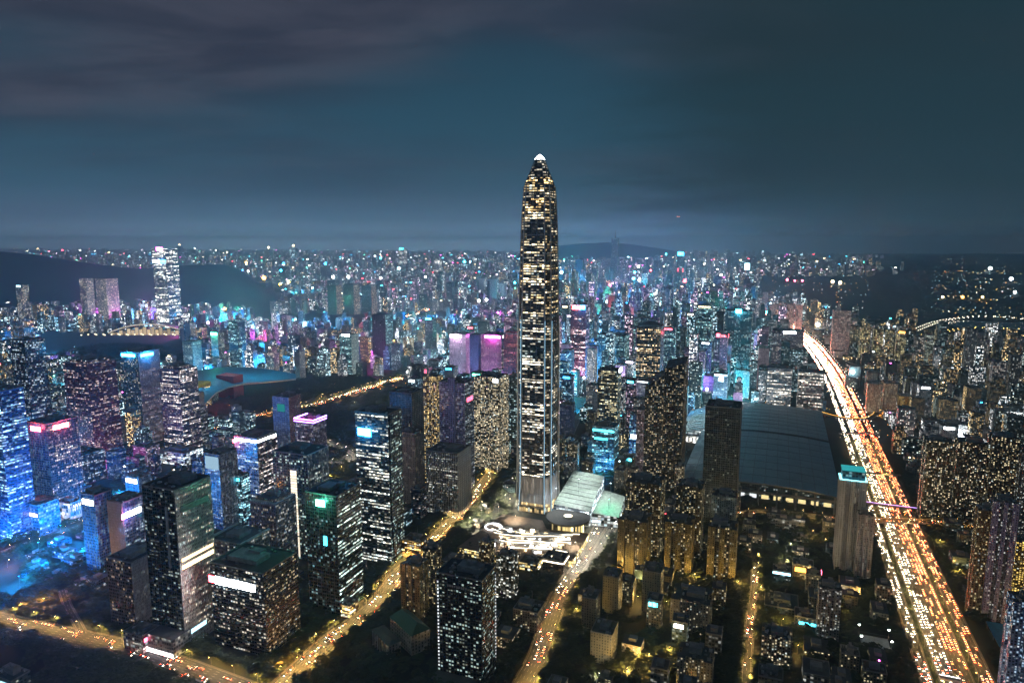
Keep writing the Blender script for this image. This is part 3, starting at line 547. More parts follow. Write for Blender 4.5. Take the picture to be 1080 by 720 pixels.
# ---------------------------------------------------------------- the measured buildings
HEROES = [
('h1',-783,1024,43.3,38.9,236.7,'office tower','bluebands','bluebands',dict(sign=[('F',.35,.62,4,9,'cyan',30)]),'blue glass office tower banded with white light, a cyan lamp sign on its crown'),
('h2',-1049,1462,47.7,42.9,250.1,'office tower','navy','navy',dict(),'dark navy office tower with scattered white windows, behind the cyan crowned banded tower'),
('h3',-887,1412,71.9,64.8,211.4,'office tower','plum','plum2',dict(),'plum coloured office tower with broken pink window bands, behind the twin red signs'),
('h4',-850,1539,56.8,56.8,213.4,'office tower','dkslit','mauve',dict(sign=[('F',.1,.85,3,7,'blue',40),('S',.1,.7,3,7,'blue',40)]),'two tone tower with one dark face, one mauve face and twin bright blue signs'),
('h5',-712,1433,54.4,48.9,192.9,'office tower','pinkwhite','pinkwhite',dict(),'tower of bright pinkish white windows beside the twin blue sign tower'),
('h6',-784,1132,50.1,55.1,159.4,'office tower','blueflat','navywarm',dict(sign=[('F',.25,.75,5,8,'red',60),('S',.2,.7,4,8,'red',60)]),'blue faced tower crowned by two glowing red signs'),
('h7',-385,752,48.8,50.8,187.6,'office tower','black','whiteframe',dict(sign=[('S',.05,.95,88,5,'warm',3),('S',.05,.95,80,4,'warm',2.2),('S',.12,.9,20,7,'off',0),('S',.1,.6,168,5,'iceblue',2)]),'black office tower with a pale gridded side face and two lit floor bands'),
('h8',-460,787,41.0,45.1,84.0,'office tower','brown','greyfin',dict(),'stubby grey finned tower with a brown front standing left of the black gridded tower'),
('h9',-547,924,33.9,37.3,101.6,'office tower','finblue','bluemid',dict(sign=[('S',.1,.75,14,8,'white',40),('S',-.08,.1,15,7,'pink',25)]),'blue tower with pale front fins and one broad white and pink sign'),
('h10',-580,912,26.7,26.7,114.0,'office tower','blueflat','blueflat',dict(sign=[('F',.15,.95,6,8,'white',30)]),'plain blue block topped by a long white sign'),
('h11',-589,1034,29.3,23.4,95.7,'office tower','paleblue','paleblue',dict(sign=[('F',.1,.9,2,7,'white',14)]),'slim pale blue tower peeping over the black gridded tower, white sign on top'),
('h12',-297,742,75.5,56.7,99.2,'office tower','dkwhite','dkgold',dict(sign=[('F',.1,.85,14,9,'white',45),('F',-.03,.1,14,9,'red',20)]),'wide black office block with a white and red sign at its upper left corner'),
('h13',-454,1027,30.6,36.8,136.8,'office tower','bluemid','palegrey',dict(sign=[('F',.1,.95,3,20,'paleblue',.6)]),'pale grey tower with a blank light blue panel below its flat roof'),
('h14',-462,1193,51.0,51.0,117.0,'office tower','bluewhite','pinkwhite',dict(sign=[('F',.05,.98,3,4,'white',26),('S',.02,.95,3,4,'white',12),('F',-.05,.05,6,6,'red',30)]),'bluish office tower edged by a white light line and one red corner lamp'),
('h15',-433,1044,22.0,17.6,93.6,'office tower','cyanwin','cyanwin',dict(sign=[('F',.1,.9,3,5,'cyan',8)]),'narrow cyan windowed block with a cyan sign, in front of the white edged tower'),
('h16',-333,911,42.6,42.6,104.7,'office tower','brownlat','greylow',dict(),'brown latticed block with slatted roof frame beside the dark teal finned tower'),
('h17',-353,841,52.8,47.5,82.9,'office block','greylow','greylow',dict(),'low grey block with two pale roof edge beams behind the wide black block'),
('m1',-471,1394,42.0,37.8,142.0,'office tower','paleblue','reddish',dict(sign=[('F',.3,.75,14,16,'teal',.3)]),'pale blue tower with a reddish side and dark round emblem panel'),
('m2',-389,1282,43.2,38.9,123.0,'office tower','lilac','lilac',dict(crown='ring'),'lilac tower ringed at the top by pink and violet light'),
('m3',-310,968,61.3,49.0,158.7,'office tower','tealdark','tealfin',dict(sign=[('F',.5,.68,22,100,'warmwhite',1.5),('F',.5,.68,124,30,'warmwhite',.9)]),'dark teal tower with a tall white glowing strip down its front'),
('m4',-224,819,45.8,50.4,154.5,'office tower','tealblack','tealbands',dict(sign=[('F',.35,.65,6,9,'green',30),('F',.55,.66,52,12,'cyan',5)]),'black and teal office tower wearing a round green sign'),
('m5',-191,950,53.4,37.4,220.9,'office tower','tealband2','tealdark',dict(sign=[('F',.08,.5,22,12,'blue',42)],cable=1),'dark glass tower with blue sign near the top and a curved black side seam'),
('m6',-178,1160,36.2,32.6,125.9,'office tower','tan','tan',dict(),'tan stone tower with few windows, right of the blue signed glass tower'),
('m6b',-207,1314,48.6,48.6,170.1,'office tower','blackout','blackout',dict(),'unlit black slab tower behind the tan stone tower'),
('m7',-108,1132,58.7,52.8,109.4,'office block','whiteoffice','whiteside',dict(),'white framed office block with dark flat roof beside the wide lit street'),
('m8',-102,1235,51.6,41.3,206.0,'office tower','lavender','lavband',dict(sign=[('S',.2,.8,28,8,'redpink',3)],core=1),'lavender tower with a pale central spine and thin white floor lines'),
('m9',-147,1248,28.2,25.4,213.0,'apartment tower','gold','gold',dict(),'gold windowed apartment tower attached left of the lavender tower'),
('m9b',-255,1995,27.8,25.0,91.0,'office block','dkslit','reddish',dict(sign=[('F',.1,.5,4,12,'blueflat',2.5),('F',.55,.8,4,12,'redpink',2)]),'small block with blue and red wall panels behind the gold windowed tower'),
('m10',-41,1344,55.2,49.7,195.2,'apartment tower','goldwhite','goldwhite',dict(sign=[('F',.75,.95,2,7,'white',18)]),'broad apartment tower of dense yellow white windows left of the supertall tower'),
('m10b',5,1445,21.7,17.4,173.6,'office tower','teal','teal',dict(),'narrow teal tower pressed against the left edge of the supertall tower'),
('m11',-157,2073,55.7,44.6,181.9,'office tower','pinkfin','pinkfin',dict(sign=[('F',.05,.75,2,9,'pinkwhite',36)]),'pink white ribbed tower with a bright white sign, left of the magenta signed tower'),
('m11b',-110,2017,29.2,17.5,185.8,'office tower','violet','violet',dict(),'slender plain violet slab tower between the two pink signed towers'),
('m12',-54,2153,71.2,64.1,169.8,'office tower','pinkfin2','plum',dict(sign=[('F',.2,.95,2,8,'magenta',36),('S',.2,.9,2,8,'white',30)]),'rosy ribbed tower with a magenta and white sign at its top corner'),
('m13',0,2003,39.0,39.0,191.8,'office tower','crimson','crimson',dict(),'crimson lit tower partly hidden by the supertall tower'),
('c1',227,2260,51.9,46.7,253.7,'office tower','crimson2','violetwin',dict(sign=[('F',.1,.6,2,14,'red',20),('F',.6,.95,3,12,'blue',30),('F',.6,.9,5,5,'white',40)]),'red lit tower with red and blue screens under its roofline'),
('c1b',181,2244,29.8,20.8,123.1,'apartment tower','lilacslab','lilacslab',dict(),'left of two plain lilac slabs at the foot of the red and blue screened tower'),
('c1c',266,2213,29.7,20.8,121.3,'apartment tower','lilacslab','lilacslab',dict(),'right of two plain lilac slabs at the foot of the red and blue screened tower'),
('c2',213,1459,43.2,38.9,185.2,'office tower','olivegold','olivegold',dict(sign=[('S',.3,1.0,-4,9,'white',22)]),'dark olive tower with amber floor rows and a white lamp at its roof corner'),
('c3',353,2349,94.1,84.7,142.1,'office block','tealwin','tealwin',dict(),'broad teal windowed block behind the dark olive tower'),
('c4',358,1746,60.8,54.7,246.8,'office tower','goldstack','bluemid',dict(crown='dome'),'dark dome topped tower with a stack of gold windows and blue lower floors'),
('c5',288,1245,69.5,55.6,226.0,'office tower','amber','amberdark',dict(crown='slant'),'large dark stepped tower with sloping roof and amber windows'),
('c6',347,1089,53.9,53.9,196.6,'office tower','darkolive','darkolive',dict(),'nearly unlit dark olive tower in front of the exhibition hall'),
('c7',339,1685,42.2,29.5,114.9,'office block','paleframe','paleframe',dict(sign=[('F',.0,.98,1,2.5,'white',5)]),'pale blue white outlined block left of the large stepped tower'),
('c8',120,1449,27.0,24.3,110.5,'office tower','navyblue','navyblue',dict(),'navy blue slab right of the supertall tower with faint windows'),
('c9',253,1328,31.2,24.9,119.4,'office tower','brightblue','brightblue',dict(sign=[('S',.1,.9,12,26,'white',16),('F',.1,.9,40,8,'white',6)]),'bright blue lit block with a tall white sign beside the large stepped tower'),
('c10',189,1337,44.8,40.3,94.6,'office block','cyanlow','cyanlow',dict(sign=[('F',.02,.98,5,4,'cyan',6),('F',.1,.7,22,4,'cyan',4)]),'cyan lit podium block below the dark olive tower'),
('c11',673,2373,49.9,44.9,240.3,'office tower','tealwin','tealwin',dict(sign=[('F',.1,.9,2,4,'warm',5)]),'tall teal windowed tower with a yellow crown line left of the red signed block'),
('c12',772,2311,84.7,76.2,227.6,'office tower','tealdim','tealdim',dict(sign=[('F',.4,.62,-8,14,'cyan',50)]),'dim teal tower under a bright cyan beacon'),
('c13',714,2295,57.7,51.9,152.1,'office tower','teal','teal',dict(sign=[('F',.2,.9,-2,12,'red',14)]),'dim tower with a broad glowing red sign'),
('c14',580,1861,35.3,31.8,98.5,'office block','bluewhite','bluewhite',dict(sign=[('F',.05,.95,1,3,'iceblue',16),('F',.4,.75,8,12,'white',18)]),'block with a blue white lit rooftop frame behind the unlit olive tower'),
('c15',688,2149,22.2,13.3,131.8,'apartment tower','lilacslab','lilacslab',dict(),'thin pale slab standing below the glowing red sign'),
('c16',770,2060,32.0,25.6,138.2,'apartment tower','pinkslab','pinkslab',dict(),'pinkish slab left of the white beacon office tower'),
('ra',715,1791,60.5,48.4,127.9,'office block','officelit','officelit',dict(),'lit office block with a golden base, left of the pair beside the highway'),
('rb',799,1792,63.2,50.6,116.8,'office block','officelit','officelit',dict(),'lit office block with a dark blank top, right of the pair beside the highway'),
('rc',946,2319,97.7,88.0,159.2,'office tower','mauvedim','mauvedim',dict(sign=[('F',.35,.75,-2,8,'white',45)]),'mauve office tower topped by a blue white beacon sign near the highway'),
('rd',476,916,33.4,26.7,133.1,'apartment tower','paleslab','paleslab',dict(crown='teal'),'pale finned apartment tower with a glowing teal crown beside the highway'),
('re',479,880,20.0,18.0,96.6,'apartment tower','greyslab','greyslab',dict(),'dull grey apartment tower tucked right of the teal crowned tower'),
('r1',705,1092,40.1,32.1,136.9,'apartment tower','aptolive','aptolive',dict(),'olive apartment tower, left half of the wide pair right of the highway'),
('r2',749,1080,40.5,32.4,138.4,'apartment tower','aptolive','aptolive',dict(),'olive apartment tower, right half of the wide pair right of the highway'),
('r3',788,1061,35.4,31.8,152.5,'apartment tower','aptbrown','aptbrown',dict(crown='dome'),'brown apartment tower with a rounded roof cap near the right picture edge'),
('r4',816,1037,31.6,28.4,136.4,'apartment tower','aptgrey','aptgrey',dict(),'grey apartment tower cut by the right picture edge beside the rounded roof cap'),
('r5',577,794,17.5,17.5,137.8,'apartment tower','aptgoldedge','aptgoldedge',dict(),'apartment tower with gold lit edges, standing against the lavender faced one'),
('r6',592,784,26.0,18.2,152.2,'apartment tower','lavslab','aptgrey',dict(),'apartment tower with a blank lavender face above the blue roofed canopy'),
('r7',672,845,28.1,25.3,74.4,'apartment tower','goldhot','goldhot',dict(),'apartment block of hot gold windows at the right picture edge'),
('r8',520,645,26.8,24.1,103.1,'apartment tower','blueapt','blueapt',dict(),'blue lit apartment tower in the lower right corner'),
('s1',972,1797,33.0,29.7,84.8,'apartment tower','peach','peach',dict(),'peach apartment slab, left one of the joined pair beyond the orange bridge'),
('s2',1015,1796,32.2,29.0,85.0,'apartment tower','peach','peach',dict(),'peach apartment slab, right one of the joined pair beyond the orange bridge'),
('s3',1038,1765,29.2,26.3,58.4,'apartment tower','orange','orange',dict(),'orange floodlit apartment slab with a glowing forecourt'),
('s4',1087,1773,26.8,24.1,59.4,'apartment tower','orangedim','orangedim',dict(),'brown orange apartment slab right of the orange floodlit one'),
('s5',1134,1764,27.8,25.0,51.0,'apartment tower','greenwhite','greenwhite',dict(),'pale green apartment slab near the white lit school'),
('s6',1216,1799,36.8,33.1,47.0,'apartment tower','peachdim','peachdim',dict(),'dim peach apartment slab right of the pale green one'),
('s7',1362,2808,66.5,59.8,179.9,'apartment tower','pinkapt','pinkapt',dict(),'tall pink grey apartment tower beside the far end of the highway'),
('s8',1101,2158,33.0,29.7,63.6,'apartment tower','greyslab','greyslab',dict(),'grey slab with blue lit base right of the highway'),
('s9',1126,2101,31.4,28.2,55.9,'apartment tower','greyslab','greyslab',dict(),'second grey slab further right of the blue lit base'),
('sch',1035,1565,78.7,39.4,36.9,'school','whitelit','whitelit',dict(sign=[('F',.02,.7,9,4,'white',6)]),'white floodlit low school building behind the olive apartment pair'),
('lw',1288,1757,93.6,46.8,21.3,'hall','longwhite','longwhite',dict(),'long low pale hall at the right edge beyond the school'),
('b1',-48,676,52.1,36.5,118.3,'office tower','blackteal','blackteal',dict(sign=[('F',.02,.05,10,999,'white',.9),('S',.9,.97,10,999,'white',.5)],glyph=1),'black office tower with dotted light edges nearest the viewer'),
('b2',-119,786,26.2,23.6,73.8,'apartment tower','olivecol','olivecol',dict(),'olive apartment tower with yellow lit columns left of the black dotted tower'),
('b2b',-100,809,18.1,16.3,81.7,'apartment tower','olivedk','olivedk',dict(),'dark olive apartment tower between the yellow columned tower and the round mall'),
('b2c',-32,819,16.0,14.4,85.3,'apartment tower','olivedk','olivedk',dict(),'dark apartment tower rising behind the right edge of the black dotted tower'),
('b2d',-6,838,23.4,21.1,59.2,'apartment tower','olivewhite','olivewhite',dict(),'dark apartment block with bright white windows facing the round mall'),
('b4',21,769,31.2,28.1,25.0,'apartment block','lowapt','lowapt',dict(),'low tan apartment block left of the tree lined central road'),
('f1',173,914,40.8,36.7,77.8,'apartment tower','olivecol','olivecol',dict(),'front left apartment tower of the olive cluster right of the central road'),
('f2',236,911,37.2,33.5,75.3,'apartment tower','olivecol','olivecol',dict(),'front middle apartment tower of the olive cluster'),
('f3',292,896,37.6,33.8,74.7,'apartment tower','olivecol','olivecol',dict(),'front right apartment tower of the olive cluster'),
('f4',198,969,51.2,41.0,112.7,'apartment tower','olivedk','olivedk',dict(),'back left apartment tower of the olive cluster with a pale vertical strip'),
('f5',263,963,36.8,33.1,108.2,'apartment tower','olivedk','olivedk',dict(),'back middle apartment tower of the olive cluster'),
('f6',307,943,34.4,31.0,101.0,'apartment tower','tealgrey','olivedk',dict(),'back right grey green apartment tower of the olive cluster'),
('f7',178,809,22.6,27.1,53.6,'apartment tower','slabblank','lowapt',dict(),'slab with a blank olive end wall behind the dark grove'),
('f8',126,802,19.8,23.7,50.2,'apartment tower','slabblank','lowapt',dict(),'slab with a blank olive end wall beside the lit courtyard'),
('f9',96,773,17.2,24.1,37.9,'apartment tower','slabblank','lowapt',dict(),'small slab with a blank grey end wall nearest the central road bend'),
('f10',103,706,24.1,29.0,34.8,'apartment tower','slabblank','lowapt',dict(),'slab with a broad blank end wall in front of the dark grove'),
('f11',217,770,45.2,40.7,40.1,'apartment tower','slabmix','lowapt',dict(),'grey apartment block with a blank left wall beside the narrow lit lane'),
('f12',189,648,34.7,27.8,42.0,'apartment tower','slabmix','slabmix',dict(),'pale apartment tower cut by the bottom edge left of the narrow lane'),
('g1',293,700,31.7,28.5,33.8,'apartment block','lowwarm','lowwarm',dict(),'apartment block with warm window columns right of the narrow lane'),
('g2',370,745,23.8,21.4,64.5,'apartment tower','aptgrey','aptgrey',dict(),'grey apartment tower right of the small red roof lamp'),
('g3',362,676,17.9,16.1,25.6,'apartment block','lowapt','lowapt',dict(),'small apartment block left of the white lit court'),
('g4',265,643,23.3,21.0,22.9,'apartment block','lowapt','lowapt',dict(),'teal roofed apartment block at the bottom edge'),
('g5',370,881,22.8,18.2,16.1,'apartment block','lowteal','lowteal',dict(sign=[('F',.0,.98,1,3,'iceblue',4)]),'low block with an ice blue roof line behind the narrow lane'),
('g6',404,893,26.1,20.9,19.0,'apartment block','lowapt','lowapt',dict(sign=[('F',.1,.9,3,6,'orange',5)]),'low block with an orange lit wall right of the ice blue roof line'),
('g7',343,813,39.7,39.7,7.4,'apartment block','lowteal','lowteal',dict(),'dark flat roofed block in front of the ice blue roof line'),
('g8',357,773,24.8,22.3,12.3,'apartment block','lowapt','lowapt',dict(sign=[('F',.2,.95,5,3,'cyan',6)]),'low block with one cyan lit eave'),
('g9',394,839,17.6,15.8,31.2,'apartment block','lowapt','lowapt',dict(sign=[('S',.5,.95,-3,4,'redpink',14)]),'slim dark block carrying a small pink red roof lamp'),
('p1',-755,1042,42.9,34.3,50.3,'shopping hall','bluelow','bluelow',dict(sign=[('F',.1,.5,12,6,'pinkwhite',8),('F',.55,.95,13,5,'pinkwhite',6)]),'low blue hall with two pink shop signs in the left quarter'),
('p2',-738,1085,34.6,20.8,33.3,'shopping hall','trusswhite','trusswhite',dict(),'glass hall with glowing crossed trusses above the orange street'),
('p3',-764,1379,36.7,33.0,39.3,'office block','purplelow','purplelow',dict(),'low block with purple lights below the pinkish white tower'),
('p4',-698,1392,69.5,48.6,27.2,'shopping hall','whiteshop','whiteshop',dict(),'shopping hall glowing white at the foot of the pinkish white tower'),
('p5',-837,1281,63.0,50.4,57.0,'office block','navy','navy',dict(),'dark blue block right of the red signed tower'),
('p6',-894,1442,70.0,49.0,46.9,'office block','bluedark','bluedark',dict(sign=[('S',.0,.9,6,4,'warmwhite',3),('S',.2,.8,16,4,'warmwhite',2)]),'dark low block with slanted white light bars'),
('p7',-424,725,28.9,23.1,21.2,'shopping hall','greylow','redshop',dict(sign=[('S',.1,.6,3,5,'redpink',10)]),'podium hall with a pink red sign below the grey finned tower'),
('p8',-526,658,32.4,19.4,12.0,'hall','lowteal','lowteal',dict(sign=[('F',.2,.9,2,2,'iceblue',1.5)]),'flat roofed hall with faint ice blue roof edge in the lower left corner'),
('p9',-241,821,20.0,16.0,55.6,'office block','goldlow','goldlow',dict(),'slim block with olive lit storeys between the wide black block and the teal tower'),
('p10',-207,796,23.4,18.7,15.7,'shopping hall','goldshop','goldshop',dict(),'low shops glowing gold along the slanted road'),
('q1',-143,958,30.8,24.6,25.7,'office block','orangelow','orangelow',dict(),'low orange lit block left of the round mall'),
('q2',27,916,26.0,23.4,11.7,'shop','goldshop','goldshop',dict(),'small glowing kiosk hall at the edge of the round mall'),
('q3',62,913,30.6,27.5,19.0,'shop','brownlow','brownlow',dict(sign=[('F',.0,.98,2,1.5,'warmwhite',5),('S',.0,.95,2,1.5,'warmwhite',6)]),'square brown roofed pavilion outlined in warm light'),
('tl',-1864,3696,91.7,82.5,423.1,'office tower','farbright','farbright',dict(sign=[('F',.0,.5,58,18,'white',28),('F',.5,1.0,58,18,'blue',30),('F',.35,.85,-8,20,'magenta',22)]),'tall lone tower of bright white windows before the dark ridge'),
('k1',1228,8203,75.8,68.2,502.9,'office tower','fardim','fardim',dict(crown='spire'),'far slender tower with a pointed top standing above the hazy skyline'),
('k2',1839,7476,81.1,73.0,325.2,'office tower','fardim','fardim',dict(sign=[('F',.1,.9,-25,40,'blue',30),('F',.1,.9,150,60,'red',5)]),'far dark tower with a bright blue lamp and red glow below it'),
('k3',706,7153,73.2,65.9,281.8,'office tower','farblank','farblank',dict(),'unlit dark far tower right of the supertall tower'),
('k4',-928,8623,72.6,65.4,245.7,'office tower','farwhite','farwhite',dict(crown='spire'),'far white lit tower with a thin spire left of the supertall tower'),
('k5',-1785,11230,108.4,86.7,350.8,'office tower','farwhite','farwhite',dict(sign=[('F',.2,.9,-10,30,'cyan',12)]),'far pair topped tower with a cyan crown on the left skyline'),
('k6',2557,7469,75.4,60.3,243.2,'office tower','fardim','fardim',dict(sign=[('F',.2,.9,10,80,'iceblue',10)]),'far tower with a tall icy light panel at the right end of the skyline'),
('k7',-2391,3842,51.4,46.3,257.1,'apartment tower','farapt','farapt',dict(),'pale banded apartment tower, left of the cluster under the ridge'),
('k8',-2288,3861,83.5,75.1,255.1,'apartment tower','farapt','farapt',dict(),'dense windowed apartment tower, right of the cluster under the ridge'),
('k9',-2629,3667,44.6,40.2,230.7,'office tower','farapt','farapt',dict(sign=[('F',.2,.95,2,8,'iceblue',5)]),'blue edged tower at the far left under the ridge'),
('k10',-1132,4354,65.6,59.0,187.5,'apartment tower','farblank','farapt',dict(),'dark apartment slab, first from the left of the row across the dark park'),
('k11',-1024,4359,75.0,67.5,192.9,'apartment tower','farblank','farapt',dict(),'dark apartment slab, second from the left of the row across the dark park'),
('k12',-912,4357,71.2,64.1,187.1,'apartment tower','farblank','farapt',dict(),'dark apartment slab, third from the left of the row across the dark park'),
('k13',1348,3506,36.2,32.5,142.9,'apartment tower','pinkapt','pinkapt',dict(),"pink grey slab, first of the row of four at the highway's far end"),
('k14',1391,3506,36.2,32.6,147.8,'apartment tower','pinkapt','pinkapt',dict(),"pink grey slab, second of the row of four at the highway's far end"),
('k15',1435,3506,35.9,32.3,142.9,'apartment tower','pinkapt','pinkapt',dict(),"pink grey slab, third of the row of four at the highway's far end"),
('k16',1479,3506,35.4,31.9,138.0,'apartment tower','pinkapt','pinkapt',dict(),"pink grey slab, last of the row of four at the highway's far end"),
('k17',1385,2654,36.6,32.9,129.1,'apartment tower','yelapt','yelapt',dict(),'yellow windowed apartment tower, first of the row facing the dark wetland'),
('k18',1435,2652,32.9,29.6,122.1,'apartment tower','yelapt','yelapt',dict(),'yellow windowed apartment tower, second of the row facing the dark wetland'),
('k19',1480,2650,29.4,26.5,118.9,'apartment tower','yelapt','yelapt',dict(),'yellow windowed apartment tower, third of the row facing the dark wetland'),
('k20',1512,2630,31.6,28.5,113.8,'apartment tower','yelapt','yelapt',dict(sign=[('F',.2,.9,-3,8,'orange',8)]),'yellow windowed apartment tower with an orange roof lamp facing the dark wetland'),
('k21',1585,2565,27.0,24.3,111.7,'apartment tower','greenwhite','greenwhite',dict(),'pale green tower before the curved lamp lit roads'),
('k22',1631,2565,26.5,23.8,162.7,'office tower','tealdim','tealdim',dict(),'blue teal tower before the curved lamp lit roads'),
('k23',1665,2453,34.2,30.8,147.1,'apartment tower','aptgrey','aptgrey',dict(),'dark apartment tower with a few windows beside the curved lamp lit roads'),
('k24',1464,2023,33.4,30.1,102.7,'apartment tower','pinkapt','pinkapt',dict(),'pink grey apartment tower left of the right picture edge'),
('k25',1509,2019,26.9,24.2,121.5,'apartment tower','aptgrey','aptgrey',dict(),'grey apartment tower touching the right picture edge'),
('k26',-1052,2415,32.4,29.2,138.2,'office tower','greenwhite','greenwhite',dict(sign=[('F',.05,.95,-2,9,'green',30)]),'green signed tower behind the winged civic roof'),
('k27',-984,2421,42.0,37.8,185.0,'office tower','tealwin','tealwin',dict(),'teal windowed tower right of the green signed tower'),
('k28',-1149,2424,46.0,41.4,108.3,'office block','greenwhite','greenwhite',dict(),'broad pale block left of the green signed tower'),
('k29',-572,2372,48.5,43.6,139.3,'office tower','tealwin','greenwhite',dict(sign=[('F',.2,.9,-2,7,'white',30)]),'teal tower with a white sign above the dark park strip'),
('k30',-329,2743,34.9,31.4,157.2,'office tower','tealdim','tealdim',dict(sign=[('F',.1,.8,1,6,'cyan',20)]),'dim teal tower with a cyan sign above the orange boulevard'),
('k31',434,2283,38.4,34.6,83.2,'office block','tealgrey','tealgrey',dict(),'misty grey green slab left of the dome topped tower'),
('k32',-490,2564,58.4,52.5,189.8,'apartment tower','farblank','tealwin',dict(),'dark apartment tower above the bend of the orange boulevard'),
]
NAMED = []                                                   # (x, y, short label) used to say what an unnamed building stands beside
def face_frame(cx, cy, w, d, which):
    P = rect(cx, cy, w, d)
    a, b = {'F': (P[0], P[1]), 'S': (P[1], P[2]), 'L': (P[3], P[0])}[which]
    L = hypot(b[0] - a[0], b[1] - a[1]); t = ((b[0] - a[0]) / L, (b[1] - a[1]) / L); n = (t[1], -t[0])
    return a, t, n, L
def sign_panel(root, loc, cx, cy, w, d, h, sg, name='illuminated_sign'):
    which, u0, u1, drop, sh, col, st = sg
    a, t, n, L = face_frame(cx, cy, w, d, which)
    if sh > 500:                                             # a dotted vertical light edge
        m = MB(); z = h - drop; x, y = a[0] + t[0] * L * (u0 + u1) / 2 + n[0] * .5, a[1] + t[1] * L * (u0 + u1) / 2 + n[1] * .5
        while z > 12:                                        # lamp and blank length by turns
            m.box((x, y, z), (1.2, .7, 1.9), TH if which == 'F' else TH + pi / 2, 'glow', col=COLS[col], st=st * random.uniform(.5, 1.5)); m.box((x, y, z - 2.0), (1.2, .7, 2.0), TH if which == 'F' else TH + pi / 2, 'metal'); z -= 3.9
        return m.build('light_strip', root, loc)
    m = MB(); z1 = h - drop; z0 = z1 - sh
    if st < .05: mat = 'metal'
    else: mat = 'glow'
    # backing frame, then the lit panel cut into uneven strokes so it reads as lettering too far off to make out
    x0, x1 = L * u0, L * u1
    def slab(xa, xb, za, zb, o0, o1, mt, c=None, s_=None):
        p = [(a[0] + t[0] * x + n[0] * o, a[1] + t[1] * x + n[1] * o) for x, o in ((xa, o1), (xb, o1), (xb, o0), (xa, o0))]
        m.face([(*p[0], za), (*p[1], za), (*p[1], zb), (*p[0], zb)], None, mt, col=c, st=s_)
        m.face([(*p[0], zb), (*p[1], zb), (*p[2], zb), (*p[3], zb)], None, mt, col=c, st=s_)
        m.face([(*p[1], za), (*p[2], za), (*p[2], zb), (*p[1], zb)], None, mt, col=c, st=s_)
        m.face([(*p[3], za), (*p[0], za), (*p[0], zb), (*p[3], zb)], None, mt, col=c, st=s_)
        m.face([(*p[3], za), (*p[2], za), (*p[1], za), (*p[0], za)], None, mt, col=c, st=s_)
    slab(x0 - .4, x1 + .4, z0 - .4, z1 + .4, .05, .45, 'metal')
    if st > 6 and sh > 4 and x1 - x0 > 9:
        x = x0; gap = .9
        while x < x1 - 1:
            ww = min(x1 - x, random.uniform(.75, 1.25) * sh * .85)
            slab(x, x + ww - gap, z0 + random.uniform(0, .08) * sh, z1 - random.uniform(0, .08) * sh, .5, 1.0, mat, COLS[col], st * random.uniform(.75, 1.1)); x += ww
    elif sh > 30 and st > .05:                               # tall lit atrium: one pane per storey
        z = z0
        while z < z1 - 2: slab(x0 + .3, x1 - .3, z, z + 3.3, .5, .9, mat, COLS[col], st * random.uniform(.55, 1.15)); z += 4.1
    else: slab(x0, x1, z0, z1, .5, .9, mat, COLS[col], st)
    if st >= 25 and col not in ('white', 'warmwhite'):       # added lamp before the sign, boosting its glow on walls and air
        l = bpy.data.lights.new('sign_light', 'POINT'); l.color = COLS[col]; l.energy = min(160000, 2500 * hypot(cx, cy) / 30 * (st / 30)) * (.35 if col in ('red', 'green', 'redpink') else .6) ; l.shadow_soft_size = 3
        o = bpy.data.objects.new('sign_light', l); COL.objects.link(o); o.parent = root
        o.location = (a[0] + t[0] * (x0 + x1) / 2 + n[0] * 9 - loc[0], a[1] + t[1] * (x0 + x1) / 2 + n[1] * 9 - loc[1], (z0 + z1) / 2)
    return m.build(name if st > .05 else 'blank_band', root, loc)
def roof_plant(root, loc, cx, cy, w, d, h, rnd, wall=(.13, .13, .135)):
    m = MB()
    def at(u, v): return (cx + SX[0] * u + AX[0] * v, cy + SX[1] * u + AX[1] * v)
    pw, pd = w * rnd.uniform(.35, .55), d * rnd.uniform(.35, .5); ph = rnd.uniform(3.5, 7)
    x, y = at(w * rnd.uniform(-.12, .12), d * rnd.uniform(-.1, .15)); m.box((x, y, h), (pw, pd, ph), TH, 'conc')
    x2, y2 = at(w * rnd.uniform(-.2, .2), d * .1); m.box((x2, y2, h + ph - .5), (pw * .4, pd * .4, 3), TH, 'conc')
    for _ in range(rnd.randint(10, 18)):                       # cooling units, tanks and hatches
        x, y = at(w * rnd.uniform(-.4, .4), d * rnd.uniform(-.42, .42)); m.box((x, y, h), (rnd.uniform(1.5, 3.5), rnd.uniform(1.5, 4), rnd.uniform(1.2, 2.6)), TH, rnd.choice(('metal', 'pale', 'conc')))
    m.build('rooftop_plant', root, loc)
    if rnd.random() < .4:
        m = MB(); x, y = at(w * .1, d * .05); m.tube([(x, y, h + ph), (x, y, h + ph + rnd.uniform(8, 16))], .35, 'metal', 5, taper=.4); m.build('mast', root, loc)
def parapet(root, loc, cx, cy, w, d, h, ph=1.6):
    m = MB(); t_ = .5
    for which in ('F', 'S', 'L', 'B'):
        P = rect(cx, cy, w, d); i = {'F': 0, 'S': 1, 'B': 2, 'L': 3}[which]; a, b = P[i], P[(i + 1) % 4]
        mx_, my_ = (a[0] + b[0]) / 2, (a[1] + b[1]) / 2; L = hypot(b[0] - a[0], b[1] - a[1])
        m.box((mx_, my_, h - .02), (L + t_ if i % 2 == 0 else t_, t_ if i % 2 == 0 else L - t_, ph), TH, 'conc')
    m.build('parapet', root, loc)
FINS = {'whiteoffice': (3.4, 'pale'), 'finblue': (2.2, 'pale'), 'greyfin': (2.0, 'pale'), 'paleslab': (3.0, 'pale'), 'pinkfin': (2.6, 'pale'), 'whiteframe': (2.2, 'pale'), 'tealfin': (2.4, 'metal'), 'pinkfin2': (2.6, 'metal'), 'mauve': (2.6, 'metal')}
